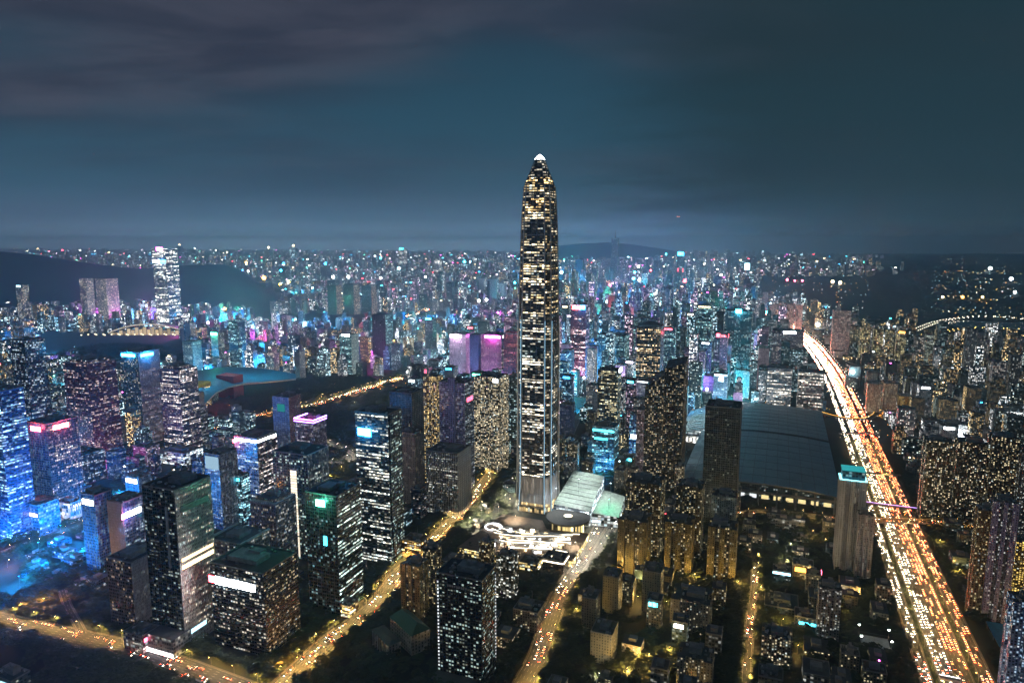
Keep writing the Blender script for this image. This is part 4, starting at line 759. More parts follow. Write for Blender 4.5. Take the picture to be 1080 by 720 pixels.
LEDGE = {'xlavender': 3.6, 'lavband': 3.6, 'whiteoffice': 4.0, 'tealbands': 4.4, 'tealband2': 4.3, 'officelit': 4.2, 'bluebands': 4.2, 'dkwhite': 4.3, 'dkgold': 4.3}
def relief(root, loc, cx, cy, w, d, h, fs, ss, cat_office=True):
    """fins and floor ledges that stand proud of the glass"""
    for which, sty in (('F', fs), ('S', ss), ('L', ss)):
        m = MB(); g = MB(); off_ = cat_office and sty not in FINS and sty not in LEDGE
        a, t, n, L = face_frame(cx, cy, w, d, which); rot = TH if which == 'F' else TH + pi / 2
        if sty in FINS:
            sp, mt = FINS[sty]; k = int(L / sp)
            for i in range(k + 1):
                x = i * sp
                if x > L: break
                m.box((a[0] + t[0] * x + n[0] * .3, a[1] + t[1] * x + n[1] * .3, 3), (.42, .55, h - 3.5), rot, mt, wall=ST[sty][0])
        if off_:                                             # slim mullions and slab edges on every other glass wall
            sp = ST[sty][2] * 2; k = int(L / sp)
            for i in range(k + 1): x = i * sp; m.box((a[0] + t[0] * x + n[0] * .16, a[1] + t[1] * x + n[1] * .16, 2), (.22, .3, h - 2.5), rot, 'metal')
            z = ST[sty][3]
            while z < h - 1: g.box((a[0] + t[0] * L / 2 + n[0] * .12, a[1] + t[1] * L / 2 + n[1] * .12, z - .15), (L - .5, .22, .3), rot, 'metal'); z += ST[sty][3]
        if sty in LEDGE:
            z = LEDGE[sty]
            while z < h - 2:
                g.box((a[0] + t[0] * L / 2 + n[0] * .22, a[1] + t[1] * L / 2 + n[1] * .22, z - .1), (L - .6, .4, .35), rot, 'pale' if ST[sty][0][0] > .3 else 'metal'); z += LEDGE[sty]
        if m.f: m.build('facade_ribs', root, loc)
        if g.f: g.build('floor_ledges', root, loc)
APT = ('aptolive', 'aptbrown', 'aptgrey', 'olivecol', 'olivedk', 'aptgoldedge', 'lavslab', 'paleslab', 'greyslab', 'olivewhite', 'gold', 'goldwhite', 'peach', 'blueapt', 'goldhot', 'tealgrey', 'slabmix', 'lowwarm')
def apartment_outline(cx, cy, w, d):
    """outline with deep light wells between the stacks of flats, and which sides face into a well"""
    u = w / 2; v = d / 2; r = min(3.5, w * .1)
    q = [(-u, -v), (-.52 * u, -v), (-.52 * u, -v + r), (-.16 * u, -v + r), (-.16 * u, -v), (.16 * u, -v), (.16 * u, -v + r), (.52 * u, -v + r), (.52 * u, -v), (u, -v),
         (u, -.35 * v), (u - r, -.35 * v), (u - r, .35 * v), (u, .35 * v), (u, v), (-u, v), (-u, .35 * v), (-u + r, .35 * v), (-u + r, -.35 * v), (-u, -.35 * v)]
    well = {2, 6, 11, 17}
    return [(cx + SX[0] * a + AX[0] * b, cy + SX[1] * a + AX[1] * b) for a, b in q], well
def hero(key, cx, cy, w, d, h, cat, fs, ss, ft, label, group=None):
    rnd = random.Random(key); near = hypot(cx, cy) < 1500; mid = hypot(cx, cy) < 2600; seed = rnd.random()
    loc = (cx, cy, 0); OCC.append((cx, cy, max(w, d) * .62))
    NAMED.append((cx, cy, label))
    root = empty(cat.replace(' ', '_'), loc, label, cat, group)
    m = MB(); crown = ft.get('crown')
    k = max(1.0, hypot(cx, cy) / 720 * 1.35 / ST[fs][2]) if not near else 1.0
    P = rect(cx, cy, w, d)
    if fs in APT and cat.startswith('apart') and near:
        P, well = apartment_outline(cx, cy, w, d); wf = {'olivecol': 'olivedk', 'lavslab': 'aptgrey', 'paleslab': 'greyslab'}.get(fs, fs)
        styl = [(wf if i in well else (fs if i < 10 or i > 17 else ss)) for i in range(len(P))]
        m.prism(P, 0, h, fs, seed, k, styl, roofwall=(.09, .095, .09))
    elif crown == 'slant':
        # two slabs with roofs that fall towards the left
        A = rect(cx - SX[0] * w * .26, cy - SX[1] * w * .26, w * .48, d); B = rect(cx + SX[0] * w * .245, cy + SX[1] * w * .245, w * .51, d * .86)
        m.prism(A, 0, h, fs, seed, k, [fs, ss, ss, ss], zt=[h * .86, h * .97, h, h * .9]); m.prism(B, 0, h, fs, seed + .3, k, [fs, ss, ss, ss], zt=[h * 1.02, h * 1.07, h * 1.1, h * 1.06])
        m.prism(rect(cx - SX[0] * w * .62 , cy - SX[1] * w * .62, w * .22, d * .7), 0, h * .66, 'mauve', seed + .5, k)
    else:
        m.prism(P, 0, h, fs, seed, k, [fs, ss, ss, ss], roofwall=tuple(min(.2, c * .6 + .03) for c in ST[fs][0]))
    m.build('tower_body' if h > 45 else 'building_body', root, loc)
    if mid and crown != 'slant' and not (fs in APT and near):
        parapet(root, loc, cx, cy, w, d, h)
    if crown == 'slant': pass
    elif crown == 'dome':
        m = MB(); R = min(w, d) * .46
        for j in range(6):
            for i in range(20):
                def q(i, j): t = 2 * pi * i / 20; p = j / 6 * pi / 2; return (cx + R * cos(t) * cos(p), cy + R * sin(t) * cos(p), h + R * .42 * sin(p))
                m.face([q(i, j), q(i + 1, j), q(i + 1, j + 1), q(i, j + 1)], None, 'metal')
        m.build('roof_dome', root, loc)
    elif crown == 'ring':
        for zz, c_, s_ in ((1.5, 'magenta', 14), (-3.5, 'violet', 7)):
            m = MB(); 
            for which in ('F', 'S', 'L'):
                a, t, n, L = face_frame(cx, cy, w + 2, d + 2, which); m.box((a[0] + t[0] * L / 2, a[1] + t[1] * L / 2, h + zz), (L, .8, 1.6), TH if which == 'F' else TH + pi / 2, 'glow', col=COLS[c_ if which == 'F' else 'violet'], st=s_)
            m.build('light_ring', root, loc)
        roof_plant(root, loc, cx, cy, w, d, h, rnd)
    elif crown == 'spire':
        m = MB(); m.tube([(cx, cy, h), (cx, cy, h * 1.22)], w * .16, 'metal', 6, taper=.1); m.build('spire', root, loc)
    elif crown == 'teal':
        m = MB(); m.box((cx, cy, h), (w * .86, d * .86, 13), TH, 'facade', 'cyanlow', seed=seed); m.build('crown_storey', root, loc)
        m = MB(); m.box((cx, cy, h + 13), (w * .9, d * .9, 1.0), TH, 'glow', col=(.05, .6, .65), st=.5); m.box((cx, cy, h - .1), (w * 1.03, d * 1.03, .8), TH, 'glow', col=(.3, .9, 1), st=2.2); m.build('crown_light', root, loc)
    elif mid and h > 95 and cat == 'office tower' and not ft.get('sign') and rnd.random() < .7:
        m = MB(); m.box((cx, cy, h), (w * .78, d * .74, 6.5), TH, 'facade', fs, seed=seed); m.build('setback_storey', root, loc); roof_plant(root, loc, cx, cy, w * .7, d * .66, h + 6.5, rnd)
    elif mid: roof_plant(root, loc, cx, cy, w, d, h, rnd)
    if near: relief(root, loc, cx, cy, w, d, h, fs, ss, cat.startswith('office'))
    sg = ft.get('sign', [])
    for q in (sg if isinstance(sg, list) else [sg]): sign_panel(root, loc, cx, cy, w, d, h, q)
    if ft.get('core'):
        m = MB(); m.box((cx - AX[0] * (d / 2 + .6), cy - AX[1] * (d / 2 + .6), 0), (w * .26, 3, h + 9), TH, 'facade', 'violet', wall=(.36, .34, .6), seed=seed); m.build('lift_core', root, loc)
    if ft.get('cable'):
        m = MB(); a, t, n, L = face_frame(cx, cy, w, d, 'S')
        m.tube([(a[0] + n[0] * (1 + 5 * max(0, u - .5) ** 2) + t[0] * (1.5 + 13 * max(0, .55 - u) ** 1.5), a[1] + n[1] * (1 + 5 * max(0, u - .5) ** 2) + t[1] * (1.5 + 13 * max(0, .55 - u) ** 1.5), h * u) for u in [i / 16 for i in range(17)]], 1.1, 'glass', 6)
        m.build('edge_rib', root, loc)
    if key == 'h7':                                          # recess under the upper volume and its lit soffit
        m = MB(); a, t, n, L = face_frame(cx, cy, w, d, 'F')
        m.box((a[0] + t[0] * L * .72 + n[0] * .6, a[1] + t[1] * L * .72 + n[1] * .6, 96), (2.6, 1.4, h - 116), TH, 'pale'); m.build('corner_pier', root, loc)
        m = MB(); c2 = W(*(AS(cx, cy)[0] - d * .62, AS(cx, cy)[1] + w * .1)); m.box((*c2, 0), (w * .9, d * .5, 22), TH, 'facade', 'greylow', seed=.3); m.build('podium', root, loc)
        m = MB(); m.box((c2[0] - AX[0] * d * .26, c2[1] - AX[1] * d * .26, 1), (w * .86, .8, 4.2), TH, 'glow', col=(1, .86, .9), st=3.5); m.build('shop_windows', root, loc)
    if key == 'b1':
        m = MB(); c2 = (cx - AX[0] * d * .72, cy - AX[1] * d * .72); m.box((*c2, 0), (w * 1.0, d * .44, 9), TH, 'facade', 'lowteal', seed=.7); m.build('podium', root, loc)
        m = MB(); m.box((c2[0] - AX[0] * 8.2, c2[1] - AX[1] * 8.2, 2), (w * .5, .6, 4.5), TH, 'glow', col=(.85, 1, .98), st=3); m.build('shop_windows', root, loc)
        a, t, n, L = face_frame(cx, cy, w, d, 'F'); m = MB()  # row of dim roof letters, unlit
        for i in range(9): m.box((a[0] + t[0] * (L * .26 + i * 2.6) + n[0] * .5, a[1] + t[1] * (L * .26 + i * 2.6) + n[1] * .5, h - 12), (1.7, .5, 2.4), TH, 'pale')
        m.build('roof_letters', root, loc)
    if key in ('h16', 'h17'):
        for i in range(12 if key == 'h16' else 2):
            m = MB()
            v = (i + .5) / 12 - .5 if key == 'h16' else (-.49, .49)[i]; x, y = cx + SX[0] * w * v, cy + SX[1] * w * v
            m.box((x, y, h + 1.6), (1.0 if key == 'h16' else 4, d * 1.04, 1.6), TH, 'pale')
            m.build('roof_beam', root, loc)
    if key == 'p2':
        m = MB(); a, t, n, L = face_frame(cx, cy, w, d, 'S')
        for i in range(5):
            for s_ in (0, 1):
                x0, x1 = (i + s_) * L / 5, (i + 1 - s_) * L / 5
                m.tube([(a[0] + t[0] * x0 + n[0], a[1] + t[1] * x0 + n[1], 12), (a[0] + t[0] * x1 + n[0], a[1] + t[1] * x1 + n[1], h - 1)], .6, 'metal', 4)
        m.build('cross_trusses', root, loc)
    return root
for H_ in HEROES: hero(*H_)

# ---------------------------------------------------------------- the supertall tower
def build_supertall():
    cx, cy = W(1087, -377); OCC.append((cx, cy, 45)); loc = (cx, cy, 0)
    root = empty('supertall_tower', loc, 'tallest tower, steel ribbed and gold windowed with a glowing pointed top', 'skyscraper')
    NAMED.append((cx, cy, 'the supertall tower'))
    PR = [(0, 28), (40, 27.2), (90, 26.8), (250, 26.6), (330, 26.2), (400, 25.2), (450, 24.2), (490, 23.2), (525, 21.6), (548, 20.2), (552, 19.6), (585, 8.0), (592, 6.4)]
    def hwd(z): return 1.05 * float(np.interp(z, [p[0] for p in PR], [p[1] for p in PR]))
    def outline(z, out=0.0):
        r = hwd(z) + out; c = r * .30
        q = [(-r + c, -r), (r - c, -r), (r, -r + c), (r, r - c), (r - c, r), (-r + c, r), (-r, r - c), (-r, -r + c)]
        return [(cx + SX[0] * a + AX[0] * b, cy + SX[1] * a + AX[1] * b) for a, b in q]
    ST.update(
     pa_lobby=((.30,.22,.12),.9,4,9,(1,.70,.30),1.5,.1,.1,.1), pa_fin=((.50,.50,.52),.9,1.7,30,(1,.84,.7),.42,.0,.36,.02), pa_white=((.05,.055,.06),.5,4.6,4.3,(1,.90,.70),2.0,.78,.04,.42),
     pa_dark=((.03,.032,.03),.3,4.6,4.3,(1,.9,.7),1.2,.6,.06,.42), pa_teal=((.03,.07,.08),.34,4.6,4.3,(.8,1,.95),1.4,.8,.05,.42), pa_goldrow=((.07,.05,.03),.85,4.6,4.3,(1,.74,.36),2.25,.2,.06,.35),
     pa_mid=((.045,.042,.04),.42,4.6,4.3,(1,.82,.52),2.0,.8,.05,.42), pa_gold=((.05,.035,.02),.5,4.6,4.3,(1,.66,.26),2.10,.6,.06,.38), pa_side=((.13,.115,.085),.4,4.6,4.3,(1,.84,.58),.9,.75,.06,.42), pa_sidegold=((.11,.09,.05),.5,4.6,4.3,(1,.72,.36),1.1,.7,.06,.42))
    bands = [(0, 14, 'pa_lobby'), (14, 62, 'pa_fin'), (62, 116, 'pa_white'), (116, 138, 'pa_dark'), (138, 190, 'pa_white'), (190, 232, 'pa_white'), (232, 246, 'pa_dark'), (246, 268, 'pa_white'), (268, 288, 'pa_teal'),
             (288, 322, 'pa_white'), (322, 336, 'pa_dark'), (336, 366, 'pa_mid'), (366, 374, 'pa_goldrow'), (374, 386, 'pa_dark'), (386, 416, 'pa_mid'), (416, 424, 'pa_goldrow'), (424, 440, 'pa_dark'), (440, 470, 'pa_mid'), (470, 490, 'pa_dark'),
             (490, 506, 'pa_mid'), (506, 530, 'pa_gold'), (530, 540, 'pa_dark'), (540, 552, 'pa_goldrow')]
    m = MB()
    for i, (z0, z1, sty) in enumerate(bands):
        side = 'pa_sidegold' if z0 > 330 else ('pa_side' if z0 > 62 else sty)
        if sty == 'pa_dark': side = 'pa_dark' if z0 < 300 else 'pa_side'
        zz = [z0] + [p[0] for p in PR if z0 < p[0] < z1] + [z1]
        for a, b in zip(zz, zz[1:]):
            m.prism(outline(a), a, b, sty, .31 + .07 * i, 1, [sty, side, side, side, sty, side, side, side], top=False, poly2=outline(b))
    m.build('shaft', root, loc)
    m = MB()                                                 # dark setback belts that cut the shaft into zones
    for z in (62, 116, 138, 232, 246, 322, 336, 374, 424, 470, 490, 530):
        A, B = outline(z - .9, .45), outline(z + .9, .45)
        for i in range(8): j = (i + 1) % 8; m.face([(*A[i], z - .9), (*A[j], z - .9), (*B[j], z + .9), (*B[i], z + .9)], None, 'metal')
    m.build('belt_trusses', root, loc)
    for q in range(8):                                       # the eight steel mega columns
        m = MB(); pts = []
        for z in (0, 20, 45, 90, 170, 250, 330, 400, 450, 490, 525, 549):
            o = outline(z, .9); ex = 2.2 * max(0, 1 - z / 45) ** 1.3
            dx, dy = o[q][0] - cx, o[q][1] - cy; L = hypot(dx, dy)
            pts.append((o[q][0] + dx / L * ex, o[q][1] + dy / L * ex, z))
        m.tube(pts, 1.75, 'pale', 6, taper=.6); c = m.build('mega_column', root, loc)
        m = MB(); m.tube([(p[0] + (p[0] - cx) / 28 * 1.9, p[1] + (p[1] - cy) / 28 * 1.9, p[2]) for p in pts if p[2] <= 330], .33, 'glow', 4, col=(.35, .72, 1) if q in (1, 2, 0) else (.8, .75, .6), st=.9 if q in (0, 1, 2) else .4)
        m.build('column_light', c)
        c.children[0].location = (-cx, -cy, 0)
    for face_ in range(4):                                   # slim ribs down the middle of each face
        m = MB()
        for u in (.36, .64):
            pts = []
            for z in (60, 120, 250, 330, 400, 450, 490, 525, 549):
                o = outline(z, .35); a, b = o[face_ * 2], o[face_ * 2 + 1]
                pts.append((a[0] + (b[0] - a[0]) * u, a[1] + (b[1] - a[1]) * u, z))
            m.tube(pts, .55, 'metal', 4)
        m.build('face_rib', root, loc)
    m = MB(); zz = [552, 562, 572, 585, 592]
    for a, b in zip(zz, zz[1:]): m.prism(outline(a), a, b, 'pa_dark' if a > 560 else 'pa_gold', .4, 1, top=(b == 592), poly2=outline(b))
    m.build('glass_crown', root, loc)
    m = MB(); o = outline(552, .3); t = outline(592, .3)
    for i in range(8): m.tube([(*o[i], 552), (*outline(572, .3)[i], 572), (*t[i], 592)], .5, 'metal', 4)
    m.build('crown_ribs', root, loc)
    m = MB()                                                 # the lit lantern at the very top
    for i in range(8):
        a, b = outline(592, .4)[i], outline(592, .4)[(i + 1) % 8]
        m.tube([(*a, 592), ((a[0] + cx) / 2, (a[1] + cy) / 2, 597), (cx, cy, 600)], .45, 'glow', 5, col=(.85, .95, 1), st=9)
        m.tube([(*a, 588), (*b, 588)], .35, 'glow', 5, col=(.85, .95, 1), st=10)
    for i in range(10):
        t_ = 2 * pi * i / 10; m.box((cx + 3.2 * cos(t_), cy + 3.2 * sin(t_), 593), (1.2, 1.2, 1.8), 0, 'glow', col=(.9, .97, 1), st=18)
    m.build('crown_lantern', root, loc)
    m = MB(); m.box((cx - AX[0] * 31, cy - AX[1] * 31, 0), (44, 9, 9), TH, 'facade', 'pa_lobby', seed=.2); m.box((cx - AX[0] * 31, cy - AX[1] * 31, 9), (46, 10, .8), TH, 'metal'); m.build('lobby_canopy', root, loc)
build_supertall()
def poly_prism(name, pts, z0, z1, sty, root, loc, roofmat='roof', wall=None, seed=.5, zt=None):
    m = MB(); m.prism(pts, z0, z1, sty, seed, roofmat=roofmat, roofwall=wall, zt=zt); return m.build(name, root, loc)
# ---------------------------------------------------------------- mall beside the tower, round canopy, terraced shopping plaza
c = W(1085, -290); loc = (*c, 0)
mall = empty('shopping_mall', loc, 'mall with a broad tilted white green roof to the right of the supertall tower', 'mall')
poly_prism('mall_body', [W(1030, -330), W(1030, -268), W(1150, -274), W(1150, -330)], 0, 44, 'whiteshop', mall, loc, 'mallroof', zt=[30, 26, 46, 50])
poly_prism('side_wing', [W(1036, -266), W(1042, -222), W(1112, -228), W(1118, -266)], 0, 30, 'whiteshop', mall, loc, 'mallroof', seed=.2, zt=[22, 18, 28, 32])
m = MB(); P = [W(1030, -330), W(1030, -268), W(1150, -274), W(1150, -330)]
for k in range(1, 9):
    a, b = [(P[0][q] + (P[3][q] - P[0][q]) * k / 9) for q in (0, 1)], [(P[1][q] + (P[2][q] - P[1][q]) * k / 9) for q in (0, 1)]
    m.tube([(*a, 30 + 20 * k / 9 + .35), (*b, 26 + 20 * k / 9 + .35)], .3, 'metal', 4)
m.build('roof_seams', mall, loc)
m = MB(); x = W(1044, -246); m.box((*x, 2), (36, .8, 12), TH, 'glow', col=(.8, .95, 1), st=5); m.build('bright_entrance', mall, loc)
OCC.append((*c, 95))
c = W(1005, -297); loc = (*c, 0); OCC.append((*c, 48))
disc = empty('round_canopy', loc, 'dark round canopy roof with one glowing oval skylight in front of the mall', 'canopy')
def ring_prism(m, cx, cy, r, z0, z1, mat, n=40, top=True, wall=(.09, .085, .075), **k):
    P = [(cx + r * cos(2 * pi * i / n), cy + r * sin(2 * pi * i / n)) for i in range(n)]
    for i in range(n):
        a, b = P[i], P[(i + 1) % n]; m.face([(*a, z0), (*b, z0), (*b, z1), (*a, z1)], None, mat, wall=wall, **k)
    if top: m.face([(*p, z1) for p in P], None, 'roof' if mat in ('roof', 'facade') else mat, wall=wall, **k)
m = MB(); ring_prism(m, *c, 35, 20, 22.5, 'roof'); m.build('canopy_roof', disc, loc)
m = MB(); ring_prism(m, *c, 26, 0, 20, 'facade', sty='goldshop'); m.build('drum_wall', disc, loc)
m = MB(); ring_prism(m, c[0], c[1], 7.6, 22.5, 24.2, 'pale'); ring_prism(m, c[0], c[1], 6.6, 24.2, 24.6, 'glow', col=(1, .86, .62), st=2.6); m.build('skylight', disc, loc)
c = W(930, -335); loc = (*c, 0)
pl = empty('terraced_mall', loc, 'low terraced mall laced with curving white light lines before the supertall tower', 'mall')
OUT = [W(862, -425), W(852, -300), W(886, -252), W(985, -262), W(975, -330), W(1000, -345), W(1003, -405), W(927, -412)]
OUT = [W(862, -425), W(856, -330), W(886, -254), W(982, -256), W(972, -322), W(1003, -340), W(1003, -410), W(927, -418)]
poly_prism('podium_body', OUT, 0, 11, 'goldshop', pl, loc, 'roof', wall=(.22, .16, .115))
OCC.append((*W(900, -335), 62)); OCC.append((*W(950, -370), 62)); OCC.append((*W(940, -290), 45))
for i, (s0, s1, a0, amp, ph, z, wd) in enumerate(((-405, -268, 958, 15, 0, 13, 8), (-398, -276, 944, 17, .25, 15.5, 7), (-388, -285, 931, 13, .6, 18, 7), (-372, -270, 917, 16, .2, 16, 8), (-360, -300, 905, 8, 1.2, 19, 6), (-350, -266, 893, 11, .8, 14, 7))):
    m = MB(); pts = []
    for k in range(29):
        s = s0 + (s1 - s0) * k / 28; a = a0 - amp * sin((s + 405) / 137 * pi * 1.35 + ph); pts.append((*W(a, s), z))
    A = offset_line([p[:2] for p in pts], -wd / 2); B = offset_line([p[:2] for p in pts], wd / 2)
    for k in range(28):
        m.face([(*A[k], z), (*B[k], z), (*B[k + 1], z), (*A[k + 1], z)][::-1], None, 'pale'); m.face([(*B[k], z - 3), (*B[k + 1], z - 3), (*B[k + 1], z), (*B[k], z)][::-1], None, 'pale')
        m.face([(*A[k], z - 3), (*A[k + 1], z - 3), (*A[k + 1], z), (*A[k], z)], None, 'pale')
    t = m.build('terrace', pl, loc)
    m = MB(); m.tube([(*p, z + .4) for p in B], .42, 'glow', 5, col=(1, .82, .58), st=5); o = m.build('light_line', t); o.location = (-loc[0], -loc[1], 0)
m = MB(); x, y = W(945, -402)
m.tube([(x + 13 * cos(2 * pi * i / 24), y + 13 * sin(2 * pi * i / 24), 13.5) for i in range(25)], .9, 'glow', 5, col=(.9, .95, 1), st=4); m.build('light_ring', pl, loc)
m = MB()
for i in range(150):
    a, s = random.uniform(885, 955), random.uniform(-380, -278); x, y = W(a, s); m.box((x, y, 11), (random.uniform(2, 7), random.uniform(1.5, 4), random.uniform(2, 4.5)), TH, random.choice(('glow', 'pale')), col=random.choice(((1, .85, .6), (1, .7, .35), (.9, .95, 1))), st=random.uniform(1.5, 7))
m.build('added_roof_blocks', pl, loc)  # random blocks, about half glowing, added to brighten the podium roof
# ---------------------------------------------------------------- exhibition hall beside the highway
c = W(1520, -16); loc = (*c, 0)
for a in range(1290, 1860, 60):
    for s in (-120, -60, 0, 60, 100): OCC.append((*W(a, s), 55))
hall = empty('exhibition_hall', loc, 'vast exhibition hall with a blue grey ribbed roof left of the highway', 'hall')
NAMED.append((*c, 'the exhibition hall'))
m = MB()
m.prism([W(1262, -140), W(1262, 108), W(1560, 108), W(1560, -140)], 0, 30, 'lowteal', .4); m.prism([W(1592, -140), W(1592, 112), W(1850, 112), W(1850, -140)], 0, 30, 'lowteal', .6)
m.build('hall_body', hall, loc)
for a0, a1 in ((1224, 1568), (1584, 1858)):
    m = MB(); n = 18
    def zr(i): s = i / n * 2 - 1; return 33 + 8.5 * (1 - s * s)
    for i in range(n):
        s0, s1 = -150 + 266 * i / n, -150 + 266 * (i + 1) / n; z0, z1 = zr(i), zr(i + 1)
        m.face([(*W(a0, s0), z0), (*W(a0, s1), z1), (*W(a1, s1), z1), (*W(a1, s0), z0)], None, 'hallroof')
        m.face([(*W(a0, s1), z1 - 2), (*W(a0, s1), z1), (*W(a0, s0), z0), (*W(a0, s0), z0 - 2)], None, 'metal'); m.face([(*W(a1, s0), z0 - 2), (*W(a1, s0), z0), (*W(a1, s1), z1), (*W(a1, s1), z1 - 2)], None, 'metal')
        m.face([(*W(a0, s0), z0 - 2), (*W(a1, s0), z0 - 2), (*W(a1, s1), z1 - 2), (*W(a0, s1), z1 - 2)][::-1], None, 'metal')
    for s, z in ((-150, zr(0)), (116, zr(n))): m.face([(*W(a0, s), z - 2), (*W(a1, s), z - 2), (*W(a1, s), z), (*W(a0, s), z)], None, 'metal')
    rf = m.build('hall_roof', hall, loc)
    m = MB()
    for i in range(1, 13):
        s = -150 + 266 * i / 13; z = zr(i / 13 * n) + .5; m.tube([(*W(a0 + 1, s), z), (*W(a1 - 1, s), z)], .42, 'metal', 4)
    for j in range(1, 8):
        a = a0 + (a1 - a0) * j / 8; m.tube([(*W(a, -150 + 266 * i / n), zr(i) + .55) for i in range(n + 1)], .3, 'metal', 4)
    o = m.build('roof_ribs', rf); o.location = (-loc[0], -loc[1], 0)
for i in range(9):
    s = -138 + i * 30.5; m = MB(); m.box((*W(1230, s), 0), (3.2, 3.2, 30.5), TH, 'conc'); m.build('pillar', hall, loc)
m = MB(); m.box((*W(1228, -16), 22), (258, 3, 4), TH, 'conc'); m.build('portico_beam', hall, loc)
m = MB()
for i in range(12): m.box((*W(1262 - .6, -128 + i * 20.5), 1), (12, .6, 7), TH, 'glow', col=(1, .78, .35) if i > 5 else (.9, .95, 1), st=.9)
m.build('entrance_windows', hall, loc)
m = MB()
for i in range(11): m.tube([(*W(1600 + i * 22, -205), 8), (*W(1600 + i * 22, -178), 24), (*W(1600 + i * 22, -151), 30)], .8, 'pale', 4)
m.prism([W(1590, -206), W(1590, -152), W(1850, -152), W(1850, -206)], 0, 14, 'whiteshop', .3, zt=[10, 28, 28, 10], roofmat='pale'); m.build('glass_wing', hall, loc)
m = MB(); m.box((*W(1576, -170), 0), (80, 12, 18), TH, 'facade', 'whitelit', seed=.2)
for i in range(9): m.box((*W(1569, -205 + i * 8), 4), (4, .6, 9), TH, 'glow', col=(1, .95, .85), st=1.6)
m.build('link_arcade', hall, loc)
# ---------------------------------------------------------------- winged civic building, glowing station hall
c = W(1650, -1660); loc = (*c, 0); OCC.append((*c, 170)); OCC.append((*W(1560, -1560), 90)); OCC.append((*W(1720, -1540), 90))
civ = empty('civic_centre', loc, 'civic building with a swooping blue wing roof, a yellow drum and a red block', 'civic building')
WN = [(-785, 1646), (-788, 1705), (-819, 1849), (-818, 1924), (-798, 1977), (-738, 2005), (-661, 2048)]; WF = [(-1019, 2141), (-982, 2173), (-941, 2207), (-878, 2207), (-816, 2190), (-738, 2141), (-674, 2093)]
def wing(u, v):
    f = v * 6; i = min(5, int(f)); t = f - i
    P, Q = [tuple(L_[i][q] + (L_[i + 1][q] - L_[i][q]) * t for q in (0, 1)) for L_ in (WN, WF)]
    return (P[0] + (Q[0] - P[0]) * u, P[1] + (Q[1] - P[1]) * u, 46 + 6 * u + 9 * sin(v * 5.2 + .6) * sin(u * pi * .9 + .2))
m = MB(); nu, nv = 8, 28
for i in range(nu):
    for j in range(nv):
        q = [wing((i + a) / nu, (j + b) / nv) for a, b in ((0, 0), (0, 1), (1, 1), (1, 0))]
        m.face(q, None, 'blueroof'); m.face([(p[0], p[1], p[2] - 4) for p in q[::-1]], None, 'metal')
for j in range(nv):
    for u in (0, 1):
        a, b = wing(u, j / nv), wing(u, (j + 1) / nv); m.face([(a[0], a[1], a[2] - 4), (b[0], b[1], b[2] - 4), b, a][::1 if u == 0 else -1], None, 'pale')
for v in (0, 1):
    for i in range(nu):
        a, b = wing(i / nu, v), wing((i + 1) / nu, v); m.face([a, b, (b[0], b[1], b[2] - 4), (a[0], a[1], a[2] - 4)], None, 'pale')
m.build('wing_roof', civ, loc)
m = MB(); x = (-881, 1891); ring_prism(m, x[0], x[1], 28, 0, 66, 'blueroof', 24); o = m.build('yellow_drum', civ, loc)
MT['drum'] = plain('yellow_drum_panels', (.62, .34, .03), .6); MT['redblock'] = plain('red_wall_panels', (.5, .03, .06), .6)
o.data.materials.clear(); o.data.materials.append(MT['drum']); o.data.polygons.foreach_set('material_index', [0] * len(o.data.polygons))
m = MB(); m.box((-845, 2006, 0), (64, 40, 66), TH, 'metal'); o = m.build('red_block', civ, loc)
o.data.materials.clear(); o.data.materials.append(MT['redblock']); o.data.polygons.foreach_set('material_index', [0] * len(o.data.polygons))
m = MB(); m.box((-927, 2260, 0), (200, 60, 30), TH, 'facade', 'fillwhite', seed=.3); m.build('council_block', civ, loc)
c = (-1790, 3400); loc = (*c, 0); OCC.append((*c, 190))
stn = empty('station_hall', loc, 'glowing arched golden hall at the foot of the tall lone tower', 'station hall')
def arch(u, v): return (-2010 + 400 * u, 3370 + 110 * v, 8 + 46 * sin(pi * u) ** .8 * (1 - .25 * v))
m = MB()
for i in range(20):
    for j in range(4):
        q = [arch((i + a) / 20, (j + b) / 4) for a, b in ((0, 0), (1, 0), (1, 1), (0, 1))]; m.face(q, None, 'pale')
m.build('arched_roof', stn, loc)
m = MB()
for i in range(1, 20):
    x, y, z = arch(i / 20, 0); m.box((x, y + 4, 0), (16, 1.5, max(3, (z - 5) * (.55 + .25 * (i % 2)))), 0, 'glow', col=(1, .74, .40), st=random.uniform(.2, .7))
m.build('lit_arcade', stn, loc)
m = MB()
for i in range(20): a, b = arch(i / 20, -.02), arch((i + 1) / 20, -.02); m.tube([a, b], 2.2, 'glow', 4, col=(1, .85, .6), st=.6)
for i in range(26): m.box((-2120 + i * 23, 3330 + (i * 7 % 5) * 9, 3), (5, 5, 5), 0, 'glow', col=(1, .8, .5), st=2.2)
m.build('eave_lights', stn, loc)
